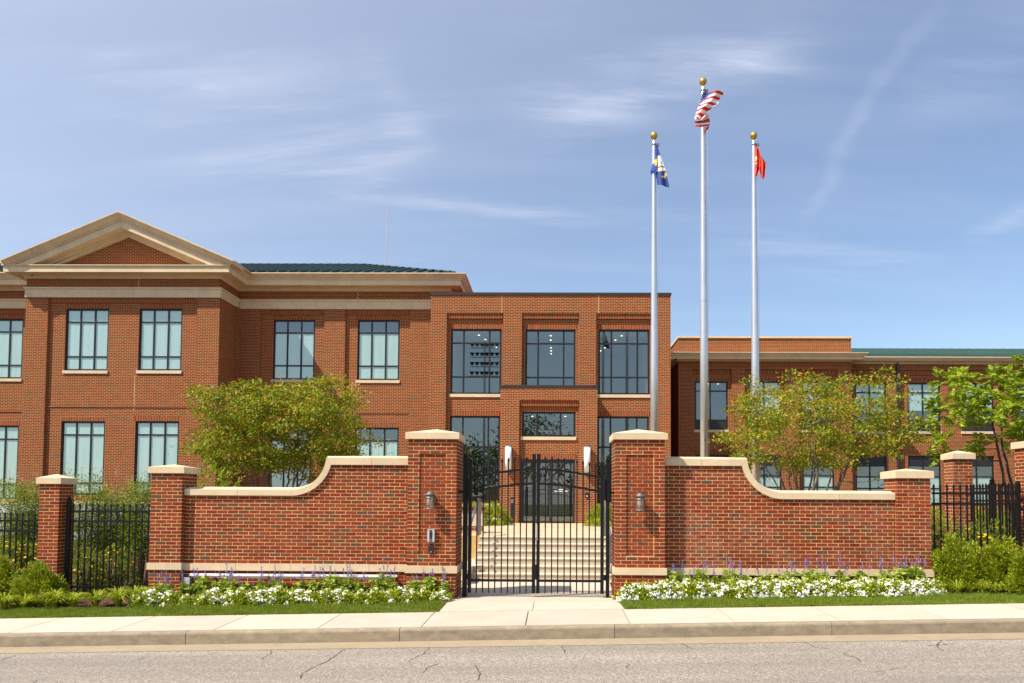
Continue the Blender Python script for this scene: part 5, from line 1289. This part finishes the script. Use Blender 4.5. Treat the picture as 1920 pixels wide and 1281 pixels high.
# crape myrtles
YM = 20.5
def myrtle(label, px, pl_, pr_, ptop, pbot, seed, ns, density, Y=YM, skew=0, new=.22, spray=95, hol=5):
    b = ground_at(px, 900, Y); xl, xr = P(pl_, 800, Y).x, P(pr_, 800, Y).x; zt, zb_ = P(px, ptop, Y).z, P(px, pbot, Y).z
    rx = (xr-xl)/2-.15; cx_ = (xl+xr)/2-b.x; rz = (zt-zb_)/2-.1; cz = (zt+zb_)/2-b.z
    tips = [(x+cx_+skew*(z-cz), y, z) for x, y, z in crown_points(density, rx, rx*.8, rz, cz, seed, .4, hol)]
    return tree('crape_myrtle', label, 'tree', b, tips, stems(ns, rx*.5, cz*.9, seed), .092, spray, .042, 'bark', ['leaf_myrtle', 'leaf_new'], new, group='crape myrtle trees behind the wall', seed=seed, spread=.15, flat=.5)
myrtle('dense crape myrtle with orange tipped leaves behind the left curved wall', 520, 376, 690, 706, 908, 11, 9, 430, spray=74)
myrtle('open crape myrtle with many thin stems behind the right curved wall', 1515, 1345, 1705, 698, 905, 23, 12, 290, new=.22, spray=58, hol=9)
# bright green tree at right
b = ground_at(1912, 900, 19.6)
cx0_, zc0 = P(1895, 780, 19.6), P(1895, 780, 19.6).z
tips = [(x+cx0_.x-b.x, y, z) for x, y, z in crown_points(72, 2.0, 1.6, 1.35, zc0-b.z, 31, .3, 4)]
tree('green_tree', 'bright yellow green tree with feathery leaves at the right edge', 'tree', b, tips, stems(6, .9, zc0-b.z+.3, 31), .14, 120, .05, 'bark_dark', ['leaf_rain'], 0, True, seed=31)
b = ground_at(415, 905, 19.0)
def bush_mesh(rx, ry, rz, n, leaf, mat, seed, lump=.16, up_=.3, wr=.45):
    """leafy mound: sprigs over and inside a lumpy dome, base at z = 0"""
    r = np.random.default_rng(seed); k = n//7
    u = unit(r.normal(size=(k, 3))); u[:, 2] = np.abs(u[:, 2])*1.0-.12*(r.random(k) < .3)
    ph = r.uniform(0, 6, 4)
    rad = (.72+.30*r.random(k)**.5)*(1+lump*np.sin(u[:, 0]*6+ph[0])*np.sin(u[:, 1]*5+ph[1])+lump*.7*np.sin(u[:, 2]*8+u[:, 0]*7+ph[2]))
    c = u*rad[:, None]*np.array([rx, ry, rz]); c[:, 2] = np.maximum(c[:, 2], .02)
    Pp = []; Dd = []
    for j in range(7):
        d = unit(u+r.normal(0, .45, (k, 3))+np.array([0, 0, up_])); Pp.append(c+d*leaf*.5*r.random((k, 1))+r.normal(0, leaf*.5, (k, 3))); Dd.append(d)
    Pp = np.concatenate(Pp); Pp[:, 2] = np.maximum(Pp[:, 2], .01); Dd = np.concatenate(Dd)
    Ll = leaf*r.uniform(.6, 1.3, len(Pp)); return leaves_mesh('foliage', Pp, Dd, Ll, Ll*wr, [mat])
def core_mesh(rx, ry, rz, mat='leaf_dark'):
    m = MB(); m.lathe([(.05, 0), (.7, .02), (.85, .25), (.8, .5), (.55, .75), (.1, .86)], (0, 0, 0), 10); m.v = [(x*rx, y*ry, z*rz) for x, y, z in m.v]; return m.mesh('twigs', mat)
def twig_mesh(rx, rz, n, seed):
    r = np.random.default_rng(seed); m = MB()
    for _ in range(n):
        a = r.uniform(0, 6.28); e = r.uniform(.3, .85); m.tube([(0, 0, 0), (rx*.4*e*math.cos(a), rx*.4*e*math.sin(a), rz*.5), (rx*e*math.cos(a), rx*e*math.sin(a), rz*r.uniform(.6, .9))], [.009, .006, .003], 4, 0, False)
    return m.mesh('stems', 'bark_dark')
def bush(name, label, cat, loc, rx, ry, rz, n, leaf, mat, seed, group=None, core=True, **k):
    t = thing(name, label, cat, loc, group, rz=0); obj(bush_mesh(rx, ry, rz, n, leaf, mat, seed, **k), 'foliage', t)
    obj(twig_mesh(rx, rz, 14, seed), 'stems', t)
    return t
def at_ground(px, Y, py=1100): x = P(px, py, Y).x; return (x, Y, zbed(x, Y)-.01)
bush('green_shrub', 'low bright green shrub beside the left crape myrtle, above the wall', 'shrub', (b.x, 18.6, b.z), 1.0, .8, P(415,872,18.6).z-b.z, 5200, .075, 'leaf_rain', 5)
# yews in the front beds
yw = [(74, 1066, .44, 'spreading yew bush in front of the far left slim pier', 14.82), (-4, 1064, .42, 'yew bush cut off by the left edge of the picture', 14.95),
      (1797, 1017, .48, 'large yew bush right of the wall end pier, in front of the fence', 14.84), (1874, 1024, .45, 'yew bush between the large yew and the right edge pier', 14.8), (1940, 1030, .40, 'yew bush cut off by the right edge of the picture', 14.3)]
for i, (px, ptop, r_, lab, Y) in enumerate(yw):
    g = at_ground(px, Y); bush('yew_bush', lab, 'bush', g, r_, r_*.72, P(px, ptop, Y).z-g[2], 9500, .058, 'leaf_yew', 40+i, 'yew bushes', lump=.2, wr=.42)
# nandina behind the left fence
def plumed(label, px, ptop, Y, rx, seed):
    g = at_ground(px, Y); h = P(px, ptop, Y).z-g[2]; t = thing('nandina_shrub', label, 'shrub', g, 'feathery shrubs behind the left fence'); r = np.random.default_rng(seed)
    m = MB(); Pp = []; Dd = []; Q = []; QD = []
    for _ in range(30):
        a = r.uniform(0, 6.28); s_ = rx*r.random()**.5; hh = h*r.uniform(.62, .98); e = np.array([s_*math.cos(a), s_*.6*math.sin(a), hh]); b0 = e*np.array([.35, .35, 0])
        m.tube([tuple(b0), tuple(b0*.5+e*.5+np.array([0, 0, .05])), tuple(e)], [.009, .006, .003], 4, 0, False)
        for k in range(10):
            c = b0+(e-b0)*r.uniform(.3, 1.0)**.8; n = 26; o = r.normal(0, 1, (n, 3))*np.array([.13, .13, .07]); Pp += list(c+o); Dd += list(unit(o)+np.array([0, 0, .1]))
        if r.random() < .62:
            n = 26; zz_ = r.random(n); Q += list(e+np.stack([r.normal(0, .035, n)*(1.1-zz_), r.normal(0, .035, n)*(1.1-zz_), zz_*.26], 1)); QD += list(r.normal(0, .6, (n, 3))+np.array([0, 0, .7]))
    obj(m.mesh('stems', 'bark_dark'), 'stems', t); Pp = np.array(Pp); Pp[:, 2] = np.maximum(Pp[:, 2], .03); L = r.uniform(.035, .07, len(Pp)); obj(leaves_mesh('foliage', Pp, np.array(Dd), L, L*.42, ['leaf_nandina']), 'foliage', t)
    obj(leaves_mesh('plume', np.array(Q), np.array(QD), .035, .008, ['panicle']), 'plumes', t)['kind'] = 'stuff'
for i, (px, pt, Y, rx, lab) in enumerate(((28,894,17.4,.62,'feathery shrub behind the fence at the left edge'), (66,900,17.9,.45,'feathery shrub just left of the far left slim pier'), (165,880,17.2,.6,'feathery shrub right of the far left slim pier, behind the fence'), (215,884,17.8,.55,'feathery shrub in the middle of the left fence bay'), (262,892,17.4,.45,'feathery shrub beside the left wall end pier'))): plumed(lab, px, pt, Y, rx, 60+i)
# yellow flowering shrubs
def flowering(name, label, cat, px, ptop, Y, rx, n, nf, leaf, lmat, pmat, fs, seed, group, rz=None):
    g = at_ground(px, Y); h = (P(px, ptop, Y).z-g[2]) if rz is None else rz
    t = bush(name, label, cat, g, rx, rx*.7, h, n, leaf, lmat, seed, group); r = np.random.default_rng(seed+500)
    u = unit(r.normal(size=(nf, 3))); u[:, 2] = np.abs(u[:, 2]); u[:, 1] -= .25; c = unit(u)*np.array([rx, rx*.7, h])*r.uniform(.9, 1.05, (nf, 1))
    Pp = []; Dd = []; Up = []
    for k in range(5):
        f = unit(u+np.array([0, -.4, .5])); s_ = unit(np.cross(f, [1, .1, .2])); w = np.cross(f, s_); an = 2*math.pi*k/5; d = s_*math.cos(an)+w*math.sin(an)+f*.25
        Pp.append(c); Dd.append(d); Up.append(-f)
    obj(leaves_mesh('flowers', np.concatenate(Pp), np.concatenate(Dd), fs, fs*.8, [pmat], ups=np.concatenate(Up)), 'flowers', t)['kind'] = 'stuff'; return t
yl = [(10,1015,16.4,.5,70,'yellow flowering shrub behind the fence at the left edge'),(52,1018,16.6,.45,70,'yellow flowering shrub left of the far left slim pier, behind the fence'),(160,1030,16.5,.45,22,'shaded yellow flowering shrub right of the far left slim pier'),(215,1025,16.8,.5,26,'shaded yellow flowering shrub in the middle of the left fence bay'),
      (1770,985,16.0,.38,34,'yellow flowering shrub just right of the right wall end pier'),(1812,987,16.1,.42,42,'yellow flowering shrub under the slim pier on the right'),(1858,985,16.0,.42,48,'yellow flowering shrub behind the right fence, second from the tall pier'),(1898,992,15.9,.36,34,'yellow flowering shrub beside the tall right edge pier')]
for i, (px, pt, Y, rx, nf, lab) in enumerate(yl): flowering('yellow_shrub', lab, 'shrub', px, pt, Y, rx, 3200, nf, .05, 'leaf_nandina', 'petal_yellow', .035, 80+i, 'yellow flowering shrubs')
# hedges near the building
for i, (px, ptop, Y, rx, lab) in enumerate(((915,946,28.5,.8,'clipped green bush left of the entrance doors'),(884,946,28.0,.8,'clipped green bush behind the low retaining wall'),(1128,948,29.0,.5,'green bush right of the entrance doors'))):
    x = P(px, 970, Y).x; bush('entrance_bush', lab, 'bush', (x, Y, ZP-.02), rx, .6, P(px, ptop, Y).z-ZP, 4200, .07, 'leaf_yew', 110+i, 'bushes by the entrance')
for i, (px, lab) in enumerate(((920,'white flowering plant by the left entrance bush'),(1122,'yellow green plant by the right entrance bush'))):
    x = P(px, 975, 27.8).x; t = bush('entrance_plant', lab, 'plant', (x, 27.8, ZP-.02), .45, .35, .26, 900, .06, 'leaf_bed', 120+i)
    if i == 0: c = rng.normal(0, .2, (60, 3)); c[:, 2] = .24+.03*rng.random(60); obj(leaves_mesh('flowers', c, rng.normal(size=(60, 3)), .06, .06, ['petal_white']), 'flowers', t)
for i, px in enumerate((1760, 1850, 1600, 1420)):
    Y = 34.0; x = P(px, 960, Y).x; bush('back_hedge', ['green hedge bush far behind the right fence', 'green hedge bush far behind the yellow shrubs', 'green hedge bush at the foot of the right wing', 'green hedge bush behind the right flagpole'][i], 'hedge', (x, Y, zbed(x, Y)), 1.6, 1.0, P(px, 958, Y).z-zbed(x, Y), 3600, .1, 'leaf_yew', 130+i, 'hedge bushes by the right wing')
# daylilies and grasses
def blades_mesh(n, h, spread, w, seed, mat):
    r = np.random.default_rng(seed); m = MB()
    for _ in range(n):
        a = r.uniform(0, 6.28); hh = h*r.uniform(.6, 1.1); s_ = spread*r.uniform(.35, 1.1); c, s2 = math.cos(a), math.sin(a); pts = []
        for k in range(5):
            u = k/4; x = s_*u**1.6; z = hh*(1.55*u-.75*u*u*(1+.5*s_/spread)); pts.append((x*c+.02*c, x*s2+.02*s2, max(z, .004)))
        ww = w*r.uniform(.7, 1.2)
        v = [];
        for k, p in enumerate(pts): q = ww*(1-(k/4)**2)*.5+.0006; v += [(p[0]-s2*q, p[1]+c*q, p[2]), (p[0]+s2*q, p[1]-c*q, p[2])]
        m.add(v, [(2*k, 2*k+1, 2*k+3, 2*k+2) for k in range(4)])
    return m.mesh('blades', mat)
bl = [blades_mesh(110, .40, .34, .018, 200+i, 'leaf_lily') for i in range(3)]
lil = [(10, 1140), (46, 1139), (101, 1137), (138, 1136), (180, 1135), (222, 1133), (252, 1128), (272, 1122)]
for i, (px, py) in enumerate(lil):
    Y = 14.33+(1140-py)*.022; g = at_ground(px, Y); t = thing('daylily_clump', '%s daylily clump from the left edge of the picture' % ORD[i], 'plant', g, 'daylily clumps in the left bed', rz=i*1.3)
    s_ = (1.15, 1.05, 1.35, 1.1, 1.2, 1.35, 1.4, 1.25)[i]; t.scale = (s_, s_, s_); obj(bl[i % 3], 'blades', t)
bg_ = blades_mesh(120, .34, .26, .008, 230, 'leaf_lily')
for i, (px, Y, s_, lab) in enumerate(((1795,14.36,1.25,'pale grassy clump in front of the large right yew'),(1842,14.36,1.15,'pale grassy clump right of the other grassy clump, before the yews'))):
    t = thing('grass_clump', lab, 'plant', at_ground(px, Y), 'grassy clumps in the right bed', rz=i*2.0); t.scale = (s_, s_, s_); obj(bg_, 'blades', t)
g = at_ground(1888, 14.36); t = thing('broadleaf_plant', 'small yellow green broad leaved plant at the lawn edge on the right', 'plant', g)
n = 46; o = rng.normal(0, 1, (n, 3))*np.array([.13, .06, .03])+np.array([0, 0, .11]); L = rng.uniform(.05, .1, n); obj(leaves_mesh('leaves', o, unit(o)+np.array([0, 0, .2]), L, L*.85, ['leaf_lily']), 'leaves', t)
# white bedding plants
def bedding(seed, nfl):
    me = bush_mesh(.175, .15, .20, 480, .055, 'leaf_bed', seed, wr=.6); r = np.random.default_rng(seed+9)
    nc = max(4, nfl//7); u = unit(r.normal(size=(nc, 3))+np.array([0, -.25, .35])); u[:, 2] = np.abs(u[:, 2]); cc = u*np.array([.18, .155, .22])*r.uniform(1.0, 1.16, (nc, 1)); Pp = []; Dd = []; Uu = []
    for c, d in zip(cc, u):
        n = 18; o = r.normal(0, .022, (n, 3)); Pp += list(c+o); Dd += list(unit(np.cross(d+r.normal(0, .25, (n, 3)), r.normal(size=(n, 3))))); Uu += list(d+np.array([-.3, -.5, .6])+r.normal(0, .35, (n, 3)))
    return me, leaves_mesh('flowers', np.array(Pp), np.array(Dd), .040, .040, ['petal_white'], ups=np.array(Uu))
bd = [bedding(300+i, nf) for i, nf in enumerate((56, 84, 42, 70, 98))]
def salvia(seed):
    r = np.random.default_rng(seed); Pp = []; Dd = []; Q = []; QD = []; m = MB()
    for _ in range(7):
        a = r.uniform(0, 6.28); s_ = r.uniform(.02, .085); h = r.uniform(.20, .31); e = np.array([s_*math.cos(a), s_*math.sin(a), h]); m.tube([(e[0]*.4, e[1]*.4, 0), tuple(e*.8), tuple(e)], [.005, .004, .003], 4, 0, False)
        for k in range(26): u = r.uniform(.2, 1); d = unit(np.append(r.normal(size=2), -.1+.3*r.random())); Pp.append(e*np.array([.4+.6*u, .4+.6*u, u])); Dd.append(d+np.array([0, 0, -.1]))
        if r.random() < .55:
            hh = r.uniform(.09, .20); tp = e+np.array([r.normal(0, .02), r.normal(0, .02), hh]); m.tube([tuple(e), tuple(tp)], [.003, .002], 4, 0, False)
            n = int(170*hh); u = r.uniform(.3, 1, n); o = r.normal(0, .0065, (n, 3))*(1.3-u)[:, None]; Q += list(e+(tp-e)*u[:, None]+o); QD += list(r.normal(size=(n, 3)))
    L = r.uniform(.05, .085, len(Pp)); return m.mesh('stems', 'leaf_salvia'), leaves_mesh('foliage', np.array(Pp), np.array(Dd), L, L*.48, ['leaf_salvia']), leaves_mesh('flowers', np.array(Q), np.array(QD), .016, .011, ['petal_purple'])
sv = [salvia(400+i) for i in range(6)]
salL = [301,313,351,375,410,432,455,480,500,524,557,590,620,650,675,707,730,778,805,833]
salR = [1260,1290,1317,1343,1370,1393,1433,1463,1484,1513,1543,1580,1617,1657,1683,1703,1720]
def edge_words(k, n, a, b):
    return '%s from %s' % (ORD[k], a) if k < n-1-k else '%s from %s' % (ORD[n-1-k], b)
for side, lst, a, b in (('left', salL, 'its left end', 'the gate'), ('right', salR, 'the gate', 'its right end')):
    for i, px in enumerate(lst):
        Y = 14.62 if (px < 345 or 755 < px < 860 or 1150 < px < 1250) else 14.78
        g = at_ground(px, Y); t = thing('salvia', 'purple spiked salvia in the %s row, %s' % (side, edge_words(i, len(lst), a, b)), 'plant', g, 'purple salvias along the walls', rz=random.uniform(0, 6.28))
        s_ = random.uniform(1.3, 1.65); t.scale = (s_, s_, s_); k = random.randrange(6)
        for me, nm in zip(sv[k], ('stems', 'foliage', 'flower_spikes')): obj(me, nm, t)['kind'] = 'stuff'
whL = [262,284,298,322,350,384,398,416,438,456,470,494,512,528,550,562,580,598,614,630,655,680,706,722,745,775,800,826]
whR = list(np.linspace(1178, 1746, 30)); whR2 = list(np.linspace(1190, 1732, 29))
for side, lst, a, b, Y0 in (('left', whL, 'its left end', 'the gate', 14.46), ('right front', whR, 'the gate', 'its right end', 14.44), ('right back', whR2, 'the gate', 'its right end', 14.60)):
    for i, px in enumerate(lst):
        Y = Y0+random.uniform(-.04, .04); g = at_ground(float(px)+random.uniform(-3, 3), Y)
        t = thing('white_flower_plant', 'white bedding plant in the %s row, %s' % (side, edge_words(i, len(lst), a, b)), 'plant', g, 'white bedding plants', rz=random.uniform(-.5, .5))
        s_ = random.uniform(.85, 1.15)*(1.0 if side == 'left' else 1.06); t.scale = (s_, s_, s_*random.uniform(.85, 1.1)); k = random.randrange(3) if side == 'left' else random.choice((0, 1, 3, 4))
        obj(bd[k][0], 'foliage', t); obj(bd[k][1], 'flowers', t)['kind'] = 'stuff'

# ------------------------------------------------------------------ across the road, seen in the glass
for i, (x, y, h, rx) in enumerate(((-9, -24, 9.5, 3.6), (-16, -30, 8.0, 4.2), (-2.5, -34, 13.0, 4.0), (7, -30, 7.0, 4.2), (15, -26, 8.0, 4.0), (-26, -34, 8.5, 5.0), (26, -36, 9.0, 5.0))):
    z = zs(x)-.6; tips = crown_points(60, rx, rx, h*.36, h*.62, 500+i, .4, 2)
    tree('shade_tree', ['round shade tree reflected in the lower left entrance window', 'shade tree reflected in the left wing windows', 'tall shade tree reflected in the entrance windows', 'low shade tree reflected in the entrance doors', 'shade tree reflected in the lower right entrance window', 'shade tree reflected in the far left windows', 'shade tree reflected in the right wing windows'][i], 'tree', (x, y, z), tips, [[(0, 0, 0), (.05, 0, h*.25), (-.05, .05, h*.5), (0, 0, h*.75)]], .42, 46, .2, 'bark_dark', ['leaf_dark', 'leaf_myrtle'], .25, group='trees across the road', seed=500+i, spread=.75, flat=.7)
t = thing('light_mast', 'tall sports light mast reflected in the upper left entrance window', 'lamp', (-8.6, -30, -.8))
MB().tube([(-8.6,-30,-.8),(-8.6,-30,21)], [.22,.1], 10).build('pole', 'aluminium', t)
for k in range(4):
    MB().box(-10.3, -6.9, -30.05, -29.95, 16.6+k*1.15, 16.72+k*1.15).build('cross_arm', 'aluminium', t)
    for j in range(6): MB().lathe([(.1,-.1),(.3,.25),(.1,.3)], (-10.1+j*.6, -29.8, 16.9+k*1.15), 8).build('floodlight', 'black_plastic', t)
